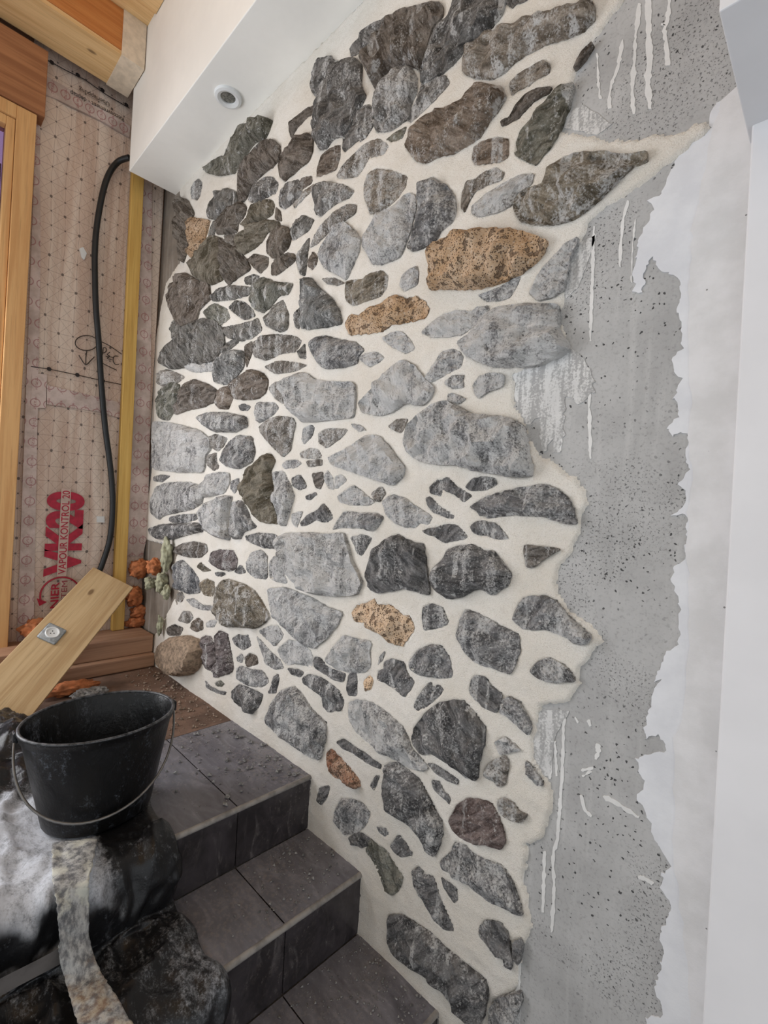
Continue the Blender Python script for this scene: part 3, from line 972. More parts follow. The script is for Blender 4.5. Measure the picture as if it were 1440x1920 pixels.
# mortar bed: relief grid that dips under the concrete face outside its outline
MORT = [(335, 350), (690, -10), (930, -400), (1160, -400), (1165, 0), (1130, 45), (1090, 95), (1068, 160), (1058, 200), (1040, 240), (1062, 246), (1110, 250), (1128, 258),
        (1170, 258), (1230, 250), (1290, 236), (1322, 224), (1330, 238), (1310, 258), (1275, 285), (1240, 312), (1200, 345), (1160, 368), (1130, 385),
        (1100, 412), (1090, 446), (1068, 478), (1060, 520), (1052, 560), (1049, 600), (1060, 640), (1075, 655), (1050, 665), (1010, 676), (960, 698), (962, 760),
        (985, 800), (1000, 845), (1040, 872), (1075, 895), (1095, 925), (1106, 945), (1086, 965), (1083, 1010), (1070, 1030), (1048, 1060), (1040, 1095),
        (1060, 1140), (1095, 1168), (1133, 1203), (1115, 1222), (1086, 1250), (1084, 1290), (1062, 1318), (1012, 1325), (1004, 1360), (998, 1420), (1012, 1452),
        (1034, 1485), (1032, 1530), (1014, 1568), (988, 1590), (980, 1640), (986, 1700), (996, 1742), (980, 1765), (974, 1830), (962, 1868), (922, 1885),
        (905, 1960), (780, 1990), (560, 1640), (420, 1380), (300, 1330), (262, 1262), (285, 1200), (312, 1150), (332, 1110), (326, 1060), (332, 1030), (300, 1018), (270, 1012), (274, 960),
        (283, 880), (280, 790), (283, 700), (290, 640), (310, 530), (335, 490), (338, 400)]
mort = [tuple(float(v) for v in pl(x, y, 1, -0.01)[[0, 2]]) for x, y in MORT]
res = 0.0072
gx = np.arange(-2.98, -0.13, res)
gz = np.arange(-0.3, 3.12, res)
GX, GZ = np.meshgrid(gx, gz)
G = np.stack([GX.ravel(), GZ.ravel()], 1)
md, mi = segdist(G, mort)
sd = np.where(mi, md, -md)
smin = np.full(len(G), 1.0)
for p in stone_polys:
    a = np.array(p)
    lo, hi = a.min(0) - 0.05, a.max(0) + 0.05
    k = np.where((G[:, 0] > lo[0]) & (G[:, 0] < hi[0]) & (G[:, 1] > lo[1]) & (G[:, 1] < hi[1]))[0]
    if len(k) == 0:
        continue
    d, i = segdist(G[k], p)
    smin[k] = np.minimum(smin[k], np.where(i, -d, d))
keep = sd > -0.02
yy = np.zeros(len(G))
for i in np.where(keep)[0]:
    x, z = G[i]
    v = Vector((x * 6, 2.0, z * 6))
    v2 = Vector((x * 30, 5.0, z * 30))
    nz = noise.noise(v) * 0.0035 + noise.noise(v2) * 0.0016 + noise.noise(v2 * 3.7) * 0.0012
    e = sd[i] + 0.007 * noise.noise(Vector((x * 34, 7.0, z * 34))) + 0.004 * noise.noise(Vector((x * 110, 7.0, z * 110)))
    t = max(-0.004, min(1.0, (e + 0.002) / 0.007))
    t = t * t * (3 - 2 * t) if t > 0 else t
    th = -0.004 + 0.0080 * t + 0.0065 * max(0.0, min(1.0, (sd[i] - 0.01) / 0.09))
    s = smin[i]
    lip = 0.0025 * math.exp(-(max(s, 0) / 0.012) ** 2) if s > -0.006 else 0.0
    far = 0.005 * min(1, max(0, s) / 0.05)
    yy[i] = -(th + (nz + lip + far) * max(0, t))
    if s < -0.003:
        yy[i] += min(0.022, (-s - 0.003) * 4)
idx = -np.ones(len(G), int)
ks = np.where(keep)[0]
idx[ks] = np.arange(len(ks))
nxg = len(gx)
fq = []
for j in range(len(gz) - 1):
    for i in range(nxg - 1):
        a = j * nxg + i
        q = (idx[a], idx[a + 1], idx[a + 1 + nxg], idx[a + nxg])
        if min(q) >= 0 and smin[[a, a + 1, a + nxg, a + nxg + 1]].max() > -0.02:
            fq.append(q)
mv = [(G[i, 0], yy[i], G[i, 1]) for i in ks]
mo = obj('mortar', mv, fq, MORTAR, wall_right, smooth=True)


def slab(name, poly, y0, y1, mat, parent, step=0.02, jit=0.004, frq=60):
    """thin skin of paint or plaster on the wall: traced ragged outline with its own thickness"""
    p = resample(poly, step)
    p = [(x + jit * (noise.noise(Vector((x * frq, 3.3, z * frq))) + 0.7 * noise.noise(Vector((x * frq * 3, 1.3, z * frq * 3)))), z + jit * (noise.noise(Vector((x * frq, 6.1, z * frq))) + 0.7 * noise.noise(Vector((x * frq * 3, 8.1, z * frq * 3))))) for x, z in p]
    n = len(p)
    r = geometry.delaunay_2d_cdt([Vector(q) for q in p], [(i, (i + 1) % n) for i in range(n)], [], 1, 1e-6)
    vs = [(v.x, y1, v.y) for v in r[0]]
    fs = [list(f) for f in r[2]]
    m = len(vs)
    vs += [(v.x, y0, v.y) for v in r[0]]
    cnt = {}
    for f in fs:
        for i in range(len(f)):
            a, b = f[i], f[(i + 1) % len(f)]
            cnt.setdefault((min(a, b), max(a, b)), []).append((a, b))
    fs2 = list(fs)
    for v in cnt.values():
        if len(v) == 1:
            a, b = v[0]
            fs2.append([b, a, a + m, b + m])
    bm = bmesh.new()
    bv = [bm.verts.new(v) for v in vs]
    for f in fs2:
        try:
            bm.faces.new([bv[i] for i in f])
        except ValueError:
            pass
    for v in [v for v in bm.verts if not v.link_faces]:
        bm.verts.remove(v)
    return bmobj(name, bm, mat, parent)


def wp(lst, y=0.0):
    return [tuple(float(v) for v in pl(a, b, 1, y)[[0, 2]]) for a, b in lst]


PEDGE = [(1392, 150), (1375, 168), (1345, 192), (1333, 226), (1331, 240), (1310, 259), (1275, 287), (1265, 310), (1247, 345), (1235, 368), (1213, 378), (1226, 392),
         (1207, 430), (1196, 460), (1188, 510), (1190, 546), (1202, 552), (1210, 530), (1211, 500), (1226, 480), (1235, 500), (1246, 511), (1270, 516), (1276, 545),
         (1274, 600), (1277, 650), (1259, 678), (1262, 700), (1279, 708), (1262, 748), (1276, 782), (1248, 803), (1256, 815), (1290, 812), (1287, 860), (1295, 883),
         (1270, 908), (1284, 920), (1280, 950), (1260, 966), (1285, 966), (1288, 1012), (1281, 1050), (1262, 1060), (1258, 1085), (1270, 1118), (1276, 1150), (1270, 1208),
         (1250, 1222), (1228, 1280), (1239, 1272), (1226, 1300), (1214, 1338), (1209, 1388), (1232, 1372), (1250, 1408), (1192, 1421), (1206, 1470), (1194, 1500), (1218, 1532), (1226, 1572),
         (1246, 1608), (1259, 1626), (1240, 1640), (1246, 1672), (1258, 1700), (1246, 1727), (1235, 1750), (1247, 1780), (1238, 1822), (1228, 1862), (1241, 1875),
         (1239, 1905), (1211, 1908), (1210, 1960)]
slab('paint_patch', wp(PEDGE + [(1300, 1960), (1305, 1700), (1320, 1300), (1330, 900), (1345, 500), (1362, 300), (1400, 150)]), 0.001, -0.0022, PAINT, wall_right, 0.006, 0.0065)
slab('plaster_band', wp([(1352, 190), (1335, 260), (1316, 340), (1300, 430), (1296, 520), (1292, 640), (1298, 760), (1292, 820), (1300, 900), (1290, 1000), (1295, 1150), (1288, 1250),
                         (1282, 1330), (1262, 1400), (1268, 1500), (1262, 1590), (1275, 1700), (1290, 1800), (1296, 1960), (1400, 1960), (1440, 1000), (1470, 150), (1395, 152)]), 0.001, -0.0048, PLASTER, wall_right, 0.02, 0.006, 40)
slab('lime_wash', wp([(1062, 652), (1085, 660), (1108, 690), (1116, 735), (1088, 756), (1060, 742), (1058, 800), (1050, 848), (1040, 850), (1040, 760), (1032, 800), (1028, 842), (1016, 842), (1012, 780), (995, 800), (985, 790), (966, 745), (962, 702), (1000, 688)]), 0.001, -0.0016, WASH, wall_right, 0.006, 0.009)
slab('lime_wash', wp([(1068, 1335), (1012, 1328), (1000, 1378), (1000, 1420), (1020, 1455), (1034, 1450), (1040, 1380)]), 0.001, -0.0014, WASH, wall_right, 0.012, 0.004)
slab('lime_wash', wp([(1062, 215), (1095, 196), (1130, 222), (1150, 232), (1120, 255), (1058, 240)]), 0.001, -0.0014, WASH, wall_right, 0.012, 0.004)
slab('lime_wash', wp([(1085, 455), (1062, 500), (1052, 545), (1062, 560), (1085, 540), (1100, 500), (1118, 440)]), 0.001, -0.0012, WASH, wall_right, 0.012, 0.004)
slab('lime_wash', wp([(925, 1892), (962, 1872), (974, 1835), (976, 1960), (910, 1960)]), 0.001, -0.0014, WASH, wall_right, 0.012, 0.004)

RENDER = mat_concrete('rough_brown_render', (116, 107, 97), (142, 132, 121), False)
slab('rough_render', wp([(272, 1012), (298, 1018), (332, 1032), (340, 1080), (338, 1140), (318, 1180), (296, 1210), (270, 1215), (262, 1100)]), 0.001, -0.006, RENDER, wall_right, 0.008, 0.006)
slab('rough_render', wp([(286, 345), (342, 352), (345, 420), (338, 500), (316, 530), (300, 640), (284, 720), (284, 500)]), 0.001, -0.003, RENDER, wall_right, 0.008, 0.004)

DRIPS = [([(1200, 6), (1192, 70), (1189, 120), (1186, 170), (1189, 214)], 5), ([(1216, -40), (1216, 40), (1218, 110), (1215, 150), (1219, 205)], 7), ([(1168, 75), (1158, 130), (1145, 165), (1143, 205)], 4),
         ([(1258, -30), (1252, 35), (1246, 55), (1250, 90), (1252, 124)], 5), ([(1120, 100), (1122, 150), (1126, 186)], 2.5), ([(1240, 45), (1247, 48)], 4),
         ([(1178, 376), (1168, 420), (1162, 502)], 4), ([(1191, 412), (1186, 470), (1184, 530)], 2), ([(1114, 425), (1111, 520), (1107, 640)], 3.5),
         ([(1105, 735), (1106, 800), (1107, 860)], 4), ([(1030, 690), (1028, 770), (1026, 832)], 5), ([(1052, 720), (1050, 780), (1049, 845)], 6), ([(984, 700), (985, 780)], 3),
         ([(1037, 1336), (1033, 1390), (1031, 1460)], 4), ([(1041, 1390), (1044, 1455)], 3), ([(1058, 1333), (1056, 1400), (1053, 1470), (1048, 1540), (1045, 1572), (1037, 1610), (1039, 1665), (1035, 1748)], 4),
         ([(1021, 1596), (1020, 1650), (1018, 1710)], 4), ([(982, 1602), (979, 1680), (977, 1740)], 3), ([(976, 1765), (974, 1820), (971, 1880), (964, 1950)], 4),
         ([(958, 1880), (955, 1950)], 2.5), ([(1132, 1493), (1160, 1508), (1198, 1532)], 4.5), ([(1196, 1642), (1210, 1648), (1226, 1657)], 5), ([(1120, 1394), (1122, 1408), (1117, 1424)], 5),
         ([(1090, 1444), (1112, 1440)], 4), ([(1092, 1455), (1110, 1446)], 3), ([(1090, 1490), (1096, 1516), (1109, 1530)], 4), ([(1104, 1348), (1107, 1362)], 3), ([(1079, 1345), (1083, 1356)], 2)]
for pts, wd in DRIPS:
    q = spline([(*p, 0) for p in pts], 6)
    n = len(q)
    left, right = [], []
    for i, p in enumerate(q):
        t = (q[min(i + 1, n - 1)] - q[max(i - 1, 0)]).normalized()
        w = 0.85 * wd * (0.85 + 0.75 * noise.noise(Vector((p.x * .3, p.y * .16, wd)))) * (0.55 if i == 0 else (0.8 if i == n - 1 else 1))
        left.append((p.x - t.y * w, p.y + t.x * w))
        right.append((p.x + t.y * w, p.y - t.x * w))
    slab('paint_drip', wp(left + right[::-1]), 0.001, -0.0012, DRIP, wall_right, 0.006, 0.0020, 150)

# white pier and the boxed lintel above it, soffit, ceiling
pier = box('wall_front', (-0.139, -0.05, -0.9), (0.9, 0.02, 2.0), PIERW, None, 0.003)
tag(pier, 'smooth white painted wall face at the right edge', None, None, 'structure')
hd = box('trim_1', (-0.147, -0.303, 1.993), (0.9, 0.02, 3.9), PIERW, None, 0.002)
tag(hd, 'white boxed lintel above the white wall face', None, None, 'structure')
soff = box('trim_2', (-2.812, -0.25, 3.04), (-0.16, 0.02, 3.95), WHITE, None, 0.003)
tag(soff, 'white boxed soffit running along the top of the stone wall', None, None, 'structure')
ceil = box('ceiling', (-3.1, -4.6, 3.70), (2.6, 0.2, 3.8), PINE_Y, None, 0)
tag(ceil, 'pale pine boarded ceiling', None, None, 'structure')
for i in range(14):
    y0 = -2.85 + i * 0.2
    if y0 > -0.3:
        break
box('joist', (-2.865, -2.6, 3.50), (-2.645, -0.252, 3.70), ORANGE_Y, ceil, 0.003)
box('joist_lath', (-2.885, -2.6, 3.478), (-2.645, -0.252, 3.498), PINE_Y, ceil, 0.002)
box('ceiling_lath', (-2.52, -2.6, 3.675), (-2.40, -0.252, 3.699), PINE_Y, ceil, 0.002)
TAPEM = mat_plain('clear_tape', (222, 206, 184), 0.35, 0.06, 30, 0.2)
box('joist_tape', (-2.889, -0.36, 3.474), (-2.638, -0.254, 3.70), TAPEM, ceil, 0.001)

# ---------------------------------------------------------------- back wall with the window
XB = -2.99
bm = bmesh.new()
for a, b in (((XB - .12, -0.64, -0.9), (XB, 0.0, 4.0)), ((XB - .12, -2.9, 3.12), (XB, -0.64, 4.0)), ((XB - .12, -2.9, -0.9), (XB, -0.64, 0.44)), ((XB - .12, -2.9, 0.44), (XB, -2.16, 3.12))):
    addbox(bm, a, b)
wall_left = bmobj('wall_left', bm, SILLW)
tag(wall_left, 'timber framed back wall lined with printed vapour membrane', None, None, 'structure')
XM = -2.968
nv, nz_ = 34, 120
vs, fs = [], []
for j in range(nz_ + 1):
    z = 0.36 + (3.69 - 0.36) * j / nz_
    for i in range(nv + 1):
        y = -0.66 + 0.645 * i / nv
        f = 0.010 * noise.noise(Vector((y * 9, 1, z * 1.4))) + 0.003 * noise.noise(Vector((y * 30, 4, z * 12)))
        edge = min(1, (nv - i) / 4, i / 4)
        vs.append((XM + f * edge, y, z))
for j in range(nz_):
    for i in range(nv):
        a = j * (nv + 1) + i
        fs.append((a, a + 1, a + nv + 2, a + nv + 1))
memb = obj('vapour_membrane', vs, fs, MEMB, wall_left, smooth=True)


def onmem(x, y, off=0.012):
    return pl(x, y, 0, XM + off)


def memstrip(name, px, mat, off=0.011, parent=None):
    p = [onmem(*q, off) for q in px]
    bm = bmesh.new()
    f = [bm.verts.new(q) for q in p]
    bk = [bm.verts.new(Vector(q) - Vector((0.012, 0, 0))) for q in p]
    bm.faces.new(f)
    n = len(f)
    for i in range(n):
        bm.faces.new((f[i], bk[i], bk[(i + 1) % n], f[(i + 1) % n]))
    return bmobj(name, bm, mat, parent or memb)


memstrip('tape', [(75, 215), (68, 215), (30, 1240), (62, 1240), (68, 900), (76, 500)], TAPE, 0.0105)
memstrip('tape', [(271, 335), (285, 342), (283, 700), (277, 1000), (268, 1042), (238, 1042), (246, 800), (262, 420)], TAPE, 0.0110)
memstrip('tape', [(88, 722), (140, 734), (215, 752), (232, 757), (229, 785), (185, 772), (88, 758)], TAPE, 0.0115)
memstrip('tape', [(88, 143), (150, 178), (244, 236), (243, 258), (190, 226), (105, 185), (86, 178)], TAPE, 0.0115)
memstrip('tape', [(60, 700), (88, 702), (86, 765), (57, 765)], TAPE, 0.0125)
memstrip('label_sticker', [(182, 968), (196, 968), (196, 980), (182, 979)], IVORY, 0.0125)
memstrip('torn_scrap', [(149, 466), (156, 463), (163, 475), (158, 487), (153, 482)], IVORY, 0.0125)


def text(name, body, org, xdir, ydir, length, height, mat, parent, fat=0.0, depth=0.0008):
    """flat lettering as a mesh, fitted to a length and a height"""
    cu = bpy.data.curves.new(name, 'FONT')
    cu.body = body
    cu.size = 1
    cu.extrude = 0.0
    cu.offset = fat
    to = bpy.data.objects.new(name, cu)
    COL.objects.link(to)
    dg = bpy.context.evaluated_depsgraph_get()
    me = bpy.data.meshes.new_from_object(to.evaluated_get(dg))
    bpy.data.objects.remove(to)
    co = [v.co.copy() for v in me.vertices]
    x0, x1 = min(c.x for c in co), max(c.x for c in co)
    y0, y1 = min(c.y for c in co), max(c.y for c in co)
    X, Y = Vector(xdir), Vector(ydir)
    vs = [Vector(org) + X * ((c.x - x0) / (x1 - x0) * length) + Y * ((c.y - y0) / (y1 - y0) * height) for c in co]
    fs = [list(p.vertices) for p in me.polygons]
    bpy.data.meshes.remove(me)
    return obj(name, vs, fs, mat, parent)


UPZ, LEFT = (0, 0, 1), (0, -1, 0)
xt = XM + 0.0135
text('printed_lettering', 'VK20', (xt, -0.337, 0.862), UPZ, LEFT, 0.448, 0.170, RED, memb, 0.05)
bm = bmesh.new()
addbox(bm, (XM + 0.012, -0.446, 0.86), (xt + 0.0008, -0.403, 1.325))
bmobj('print_band', bm, MEMBBAND, memb)
text('printed_lettering', 'VAPOUR KONTROL 20', (xt + 0.0016, -0.407, 0.872), UPZ, LEFT, 0.442, 0.034, RED, memb, 0.012)
text('printed_lettering', 'RNIER', (xt, -0.432, 0.655), UPZ, LEFT, 0.175, 0.036, RED, memb, 0.02)
text('printed_lettering', 'SYSTEM', (xt, -0.396, 0.665), UPZ, LEFT, 0.170, 0.026, DARKRED, memb, 0.0)
arc = []
for i in range(29):
    a = math.radians(-20 + 215 * i / 28)
    arc.append((xt - 0.001, -0.425 + 0.088 * math.cos(a), 0.765 + 0.090 * math.sin(a)))
tube('printed_arrow', arc, 0.0042, RED, memb, 6)
e = arc[-1]
obj('printed_arrow', [(xt, e[1] - 0.004, e[2] - 0.03), (xt, e[1] + 0.028, e[2] - 0.012), (xt, e[1] - 0.018, e[2] + 0.012)], [(0, 1, 2)], RED, memb)
# upside-down overlap note near the top edge
xo = XM + 0.0135


def updown(body, p0, p1, hgt, mat, name='printed_note'):
    """line of upside-down lettering that starts at p1 and runs to p0 on the membrane"""
    a, b = onmem(*p0, 0.0135), onmem(*p1, 0.0135)
    d = Vector(a) - Vector(b)
    L = d.length
    d.normalize()
    up = Vector((1, 0, 0)).cross(d)
    return text(name, body, b, d, up, L, hgt, mat, memb, 0.004)


updown('\u00dcberlappung', (148, 160), (205, 190), 0.034, INK)
updown('Recouvrement - d\u00e9ptap', (132, 166), (232, 218), 0.030, INK)
for seg in ([(88, 112), (120, 130), (160, 150), (200, 178), (243, 203)], [(58, 687), (92, 692), (145, 703), (193, 714), (228, 721)]):
    tube('printed_line', [onmem(*p, 0.0115) for p in seg], 0.0022, INK, memb, 6)
for p in ((97, 117), (146, 141), (192, 169), (237, 197), (92, 692), (145, 703), (193, 714)):
    c = Vector(onmem(*p, 0.012))
    obj('printed_dot', [c + Vector((0.001, math.cos(a) * .011, math.sin(a) * .011)) for a in [k * math.pi / 4 for k in range(8)]], [tuple(range(8))], INK, memb)
# hand-drawn marker note
HAND = [[(162 + 21 * math.cos(a), 643 + 14 * math.sin(a)) for a in [k * 2 * math.pi / 20 for k in range(21)]],
        [(163, 657), (161, 670), (161, 683)], [(148, 666), (154, 676), (161, 684), (169, 677), (177, 669)],
        [(188, 640), (205, 648), (228, 664)], [(192, 681), (208, 689), (219, 694)],
        [(190, 672), (193, 662), (194, 652), (199, 653), (199, 659), (194, 662)], [(206, 660), (201, 665), (206, 668), (201, 672), (209, 674)], [(198, 668), (212, 670)],
        [(222, 668), (214, 668), (212, 676), (216, 683), (223, 683)]]
for h in HAND:
    tube('marker_stroke', [onmem(*p, 0.012) for p in spline([(*q, 0) for q in h], 3) for p in [(p[0], p[1])]], 0.0022, INK, memb, 5)

# window frame at the left edge, with glass and a purple backing
win = empty('window_1', (-2.93, -1.4, 0.44))
tag(win, 'honey coloured pine window frame at the left edge of the back wall', None, None, 'structure')
bm = bmesh.new()
addbox(bm, (-2.985, -0.722, 0.44), (-2.88, -0.645, 3.125), 0.003)
addbox(bm, (-2.985, -2.16, 0.44), (-2.88, -2.08, 3.125), 0.003)
addbox(bm, (-2.985, -2.08, 3.062), (-2.88, -0.722, 3.125), 0.003)
addbox(bm, (-2.985, -2.08, 0.44), (-2.88, -0.722, 0.50), 0.003)
bmobj('window_frame', bm, PINE_Z, win)
bm = bmesh.new()
addbox(bm, (-2.975, -0.757, 0.50), (-2.892, -0.7235, 3.06), 0.003)
addbox(bm, (-2.975, -2.078, 0.50), (-2.892, -2.04, 3.06), 0.003)
addbox(bm, (-2.975, -2.04, 3.018), (-2.892, -0.757, 3.06), 0.003)
addbox(bm, (-2.975, -2.04, 0.50), (-2.892, -0.757, 0.55), 0.003)
bmobj('window_sash', bm, PINE_Z, win)
box('pane', (-2.945, -2.045, 0.545), (-2.935, -0.752, 3.022), GLASS, win, 0)
lint = box('wooden_lintel', (-2.965, -2.3, 3.128), (-2.872, -0.615, 3.45), LINTEL, None, 0.003)
tag(lint, 'brown wooden lintel board above the pine window frame', 'board')
vpanel = box('view_panel', (-2.968, -2.03, 0.55), (-2.962, -0.76, 2.86), PURPLE, win, 0)  # added panel behind the pane, standing in for the purple view outside

# batten, cable, boards at the foot of the back wall
bm = bmesh.new()
addbox(bm, (-0.018, -0.031, 0), (0.018, 0.031, 2.59), 0.003)
bat = bmobj('wooden_batten', bm, BATTENW)
bat.location = (-2.937, -0.146, 0.5415)
bat.rotation_euler = (math.radians(0.55), 0, 0)
tag(bat, 'slim yellowed upright batten fixed over the membrane beside the concrete strip', 'batten')
cab = [(243, 297), (222, 303), (205, 325), (193, 360), (182, 420), (178, 470), (178, 520), (180, 580), (185, 640), (190, 720), (197, 800), (205, 860), (210, 910), (211, 960), (206, 1010), (196, 1045), (186, 1072), (172, 1100)]
cpts = [pl(x, y, 0, -2.925) for x, y in cab]
cpts[0] = (-2.87, -0.235, 3.15)
cable = tube('electric_cable', spline(cpts, 6), 0.0148, RUBBER, None, 12)
tag(cable, 'thick black cable hanging down the membrane to the left of the batten', 'cable')
for i, (a, b) in enumerate((((-2.975, -1.5, 0.372), (-2.70, 0.0, 0.442)), ((-2.975, -1.5, 0.443), (-2.735, 0.0, 0.540)))):
    sb = box('base_board', (a[0], a[1], a[2]), (b[0], b[1] - 0.02, b[2]), SILLW, None, 0.006)
    tag(sb, ('lower brown timber board lying on the floor at the foot of the membrane wall', 'upper brown timber board stacked below the batten and the orange foam')[i], 'board', 'boards at the wall foot')


def lump(name, pts, rad, mat, label, cat, group, seed=0, rough=0.35, frq=2.2):
    """knobbly solid: displaced icosphere stretched to a box (rad) at a place"""
    bm = bmesh.new()
    bmesh.ops.create_icosphere(bm, subdivisions=4, radius=1)
    for v in bm.verts:
        n = v.co.normalized()
        s = Vector((seed * 7.3, seed * 3.1, 0))
        k = 1 + rough * noise.noise(n * frq + s) + rough * 0.5 * noise.noise(n * frq * 2.7 + s) + rough * .25 * noise.noise(n * frq * 7 + s)
        v.co = Vector((n.x * rad[0] * k, n.y * rad[1] * k, n.z * rad[2] * k)) + Vector(pts)
    o = bmobj(name, bm, mat, None, True)
    return tag(o, label, cat, group)


FL = [((262, 1066), -2.93, (.035, .055, .05), FOAM, 'orange expanded foam lump topmost beside the batten'),
      ((290, 1062), -2.93, (.035, .042, .045), FOAM, 'orange foam lump touching the green grey foam'),
      ((252, 1118), -2.94, (.030, .045, .055), FOAM, 'orange foam slab behind the top corner of the plank'),
      ((262, 1146), -2.94, (.030, .050, .035), FOAM, 'orange foam slab third down the stack right of the batten'),
      ((257, 1166), -2.94, (.030, .055, .030), FOAM, 'orange foam slab lowest of the stack above the boards'),
      ((66, 1178), -2.91, (.035, .060, .045), FOAM, 'torn orange foam tuft behind the plank near the window frame'),
      ((312, 1040), -2.90, (.030, .026, .085), GFOAM, 'tall pale green foam spill in the wall corner'),
      ((304, 1094), -2.89, (.028, .034, .05), GFOAM, 'pale green foam lobe below the tall spill'),
      ((282, 1094), -2.90, (.025, .03, .035), GFOAM, 'small grey green foam blob left of the pale spill'),
      ((312, 1110), -2.86, (.022, .020, .035), GFOAM, 'lowest rounded green foam drop in the corner'),
      ((300, 1172), -2.88, (.018, .014, .055), GFOAM, 'thin pale green foam streak above the boards')]
for i, (p, X, r, m, lab) in enumerate(FL):
    lump('foam_lump', pl(p[0], p[1], 0, X) if p[0] < 281 else pl(p[0], p[1], 1, -0.035), r, m, lab, 'foam', 'foam lumps in the corner', i + 1, 0.42 if m is FOAM else 0.5, 2.2 if m is FOAM else 1.5)
lump('foam_lump', pl(128, 1290, 2, 0.40), (.05, .11, .028), FOAM, 'flat orange foam chunk on the floor behind the bucket', 'foam', 'foam lumps in the corner', 21, 0.4)
lump('mortar_lump', pl(168, 1299, 2, 0.39), (.035, .07, .02), GRUB, 'grey mortar lump beside the orange chunk behind the bucket', 'rubble', None, 25, 0.35)

# plank leaning against the back wall, with a socket in it
A = np.array([-2.86, -0.303, 0.916])
B = np.array([-2.86, -0.098, 0.795])
Wv = B - A
A = np.array(pl(175, 1063, 0, -2.875))
best = None
for xq in np.arange(-2.85, -2.2, 0.01):
    Q = pl(0, 1245, 0, xq)
    Ld = (Q - A) / np.linalg.norm(Q - A)
    rB = ray(250, 1101)
    B = CAM + ((A - CAM) @ Ld) / (rB @ Ld) * rB
    rC = ray(88, 1305)                       # a point the lower edge passes through
    n_ = np.cross(rB, Ld)
    off = abs((rC @ n_) / (np.linalg.norm(n_) * np.linalg.norm(rC)))
    wd_ = np.linalg.norm(B - A)
    if B[0] > -2.93 and (best is None or off < best[0]):
        best = (off, xq, A, B, Ld, wd_)
_, _, A, B, Ld, _ = best
print('plank', best)
Wv = B - A
tl = (0.385 - (A + Wv)[2]) / Ld[2]
Wd = Wv / np.linalg.norm(Wv)
Nn = np.cross(Wd, Ld)
if Nn @ (CAM - A) < 0:
    Nn = -Nn
plank = empty('leaning_plank', tuple(A + Ld * tl))
tag(plank, 'pale knotty spruce plank leaning against the membrane with a socket in it', 'plank')
Xa, Ya = Vector(Ld), Vector(Nn)
Za = Xa.cross(Ya)
w = np.linalg.norm(Wv)
sgn = 1 if Za.dot(Vector(Wd)) > 0 else -1
MT = Matrix((Xa, Ya, Za)).transposed().to_4x4()
MT.translation = Vector(A)
bm = bmesh.new()
addbox(bm, (0, -0.027, 0), (tl * 1.02, 0, w * sgn), 0.002)
brd = bmobj('board', bm, PLANKW)
brd.parent = plank
brd.matrix_local = Matrix.Translation(-plank.location) @ MT


def onplank(x, y):
    r = ray(x, y)
    k = ((A - CAM) @ Nn) / (r @ Nn)
    return CAM + k * r


sc_ = Vector(onplank(97, 1189))
loc = MT.inverted() @ sc_
MS = MT @ Matrix.Translation(loc)


def inplank(name, bm, mat, par):
    bmesh.ops.transform(bm, matrix=MS, verts=bm.verts)
    return bmobj(name, bm, mat, par, True, 40)


bm = bmesh.new()
addbox(bm, (-0.045, -0.002, -0.042), (0.045, 0.010, 0.042), 0.008, 3)
sock = inplank('socket_plate', bm, STEEL, plank)
sock['label'] = 'square galvanised mounting plate of the socket'
bm = bmesh.new()
prof = [(0.012, 0.012), (0.021, 0.0125), (0.023, 0.016), (0.027, 0.017), (0.029, 0.015), (0.029, 0.008)]
rings = [[bm.verts.new((r * math.cos(k * math.pi / 16), h, r * math.sin(k * math.pi / 16))) for k in range(32)] for r, h in prof]
for a_, b_ in zip(rings, rings[1:]):
    for k in range(32):
        bm.faces.new((a_[k], a_[(k + 1) % 32], b_[(k + 1) % 32], b_[k]))
bm.faces.new(rings[0])
inplank('socket_face', bm, IVORY, sock)
for dx, dz in ((-0.007, 0.004), (0.007, 0.004), (0.0, -0.007)):
    bm = bmesh.new()
    bmesh.ops.create_cone(bm, cap_ends=True, segments=12, radius1=0.0024, radius2=0.0024, depth=0.002, matrix=Matrix.Translation((dx, 0.0125, dz)) @ Matrix.Rotation(math.pi / 2, 4, 'X'))
    inplank('socket_hole', bm, BLACK, sock)

# downlight in the soffit
dl = Vector(pl(428, 181, 2, 3.04))
lamp = empty('recessed_downlight', tuple(dl))
tag(lamp, 'round white recessed downlight, unlit, in the white soffit', 'downlight')


def lathe(name, prof, c, mat, par, n=36):
    bm = bmesh.new()
    rs = [[bm.verts.new((c[0] + r * math.cos(2 * math.pi * k / n), c[1] + r * math.sin(2 * math.pi * k / n), c[2] + h)) for k in range(n)] for r, h in prof]
    for a_, b_ in zip(rs, rs[1:]):
        for k in range(n):
            bm.faces.new((a_[k], a_[(k + 1) % n], b_[(k + 1) % n], b_[k]))
    bm.faces.new(rs[0])
    bm.faces.new(rs[-1][::-1])
    return bmobj(name, bm, mat, par, True, 35)


lathe('trim_ring', [(0.030, -0.002), (0.032, -0.008), (0.044, -0.013), (0.054, -0.010), (0.057, -0.001), (0.057, 0.0)], dl, IVORY, lamp)
lathe('lamp_lens', [(0.001, -0.0065), (0.012, -0.0075), (0.022, -0.0060), (0.030, -0.0035), (0.0305, 0.0)], dl, LENS, lamp)

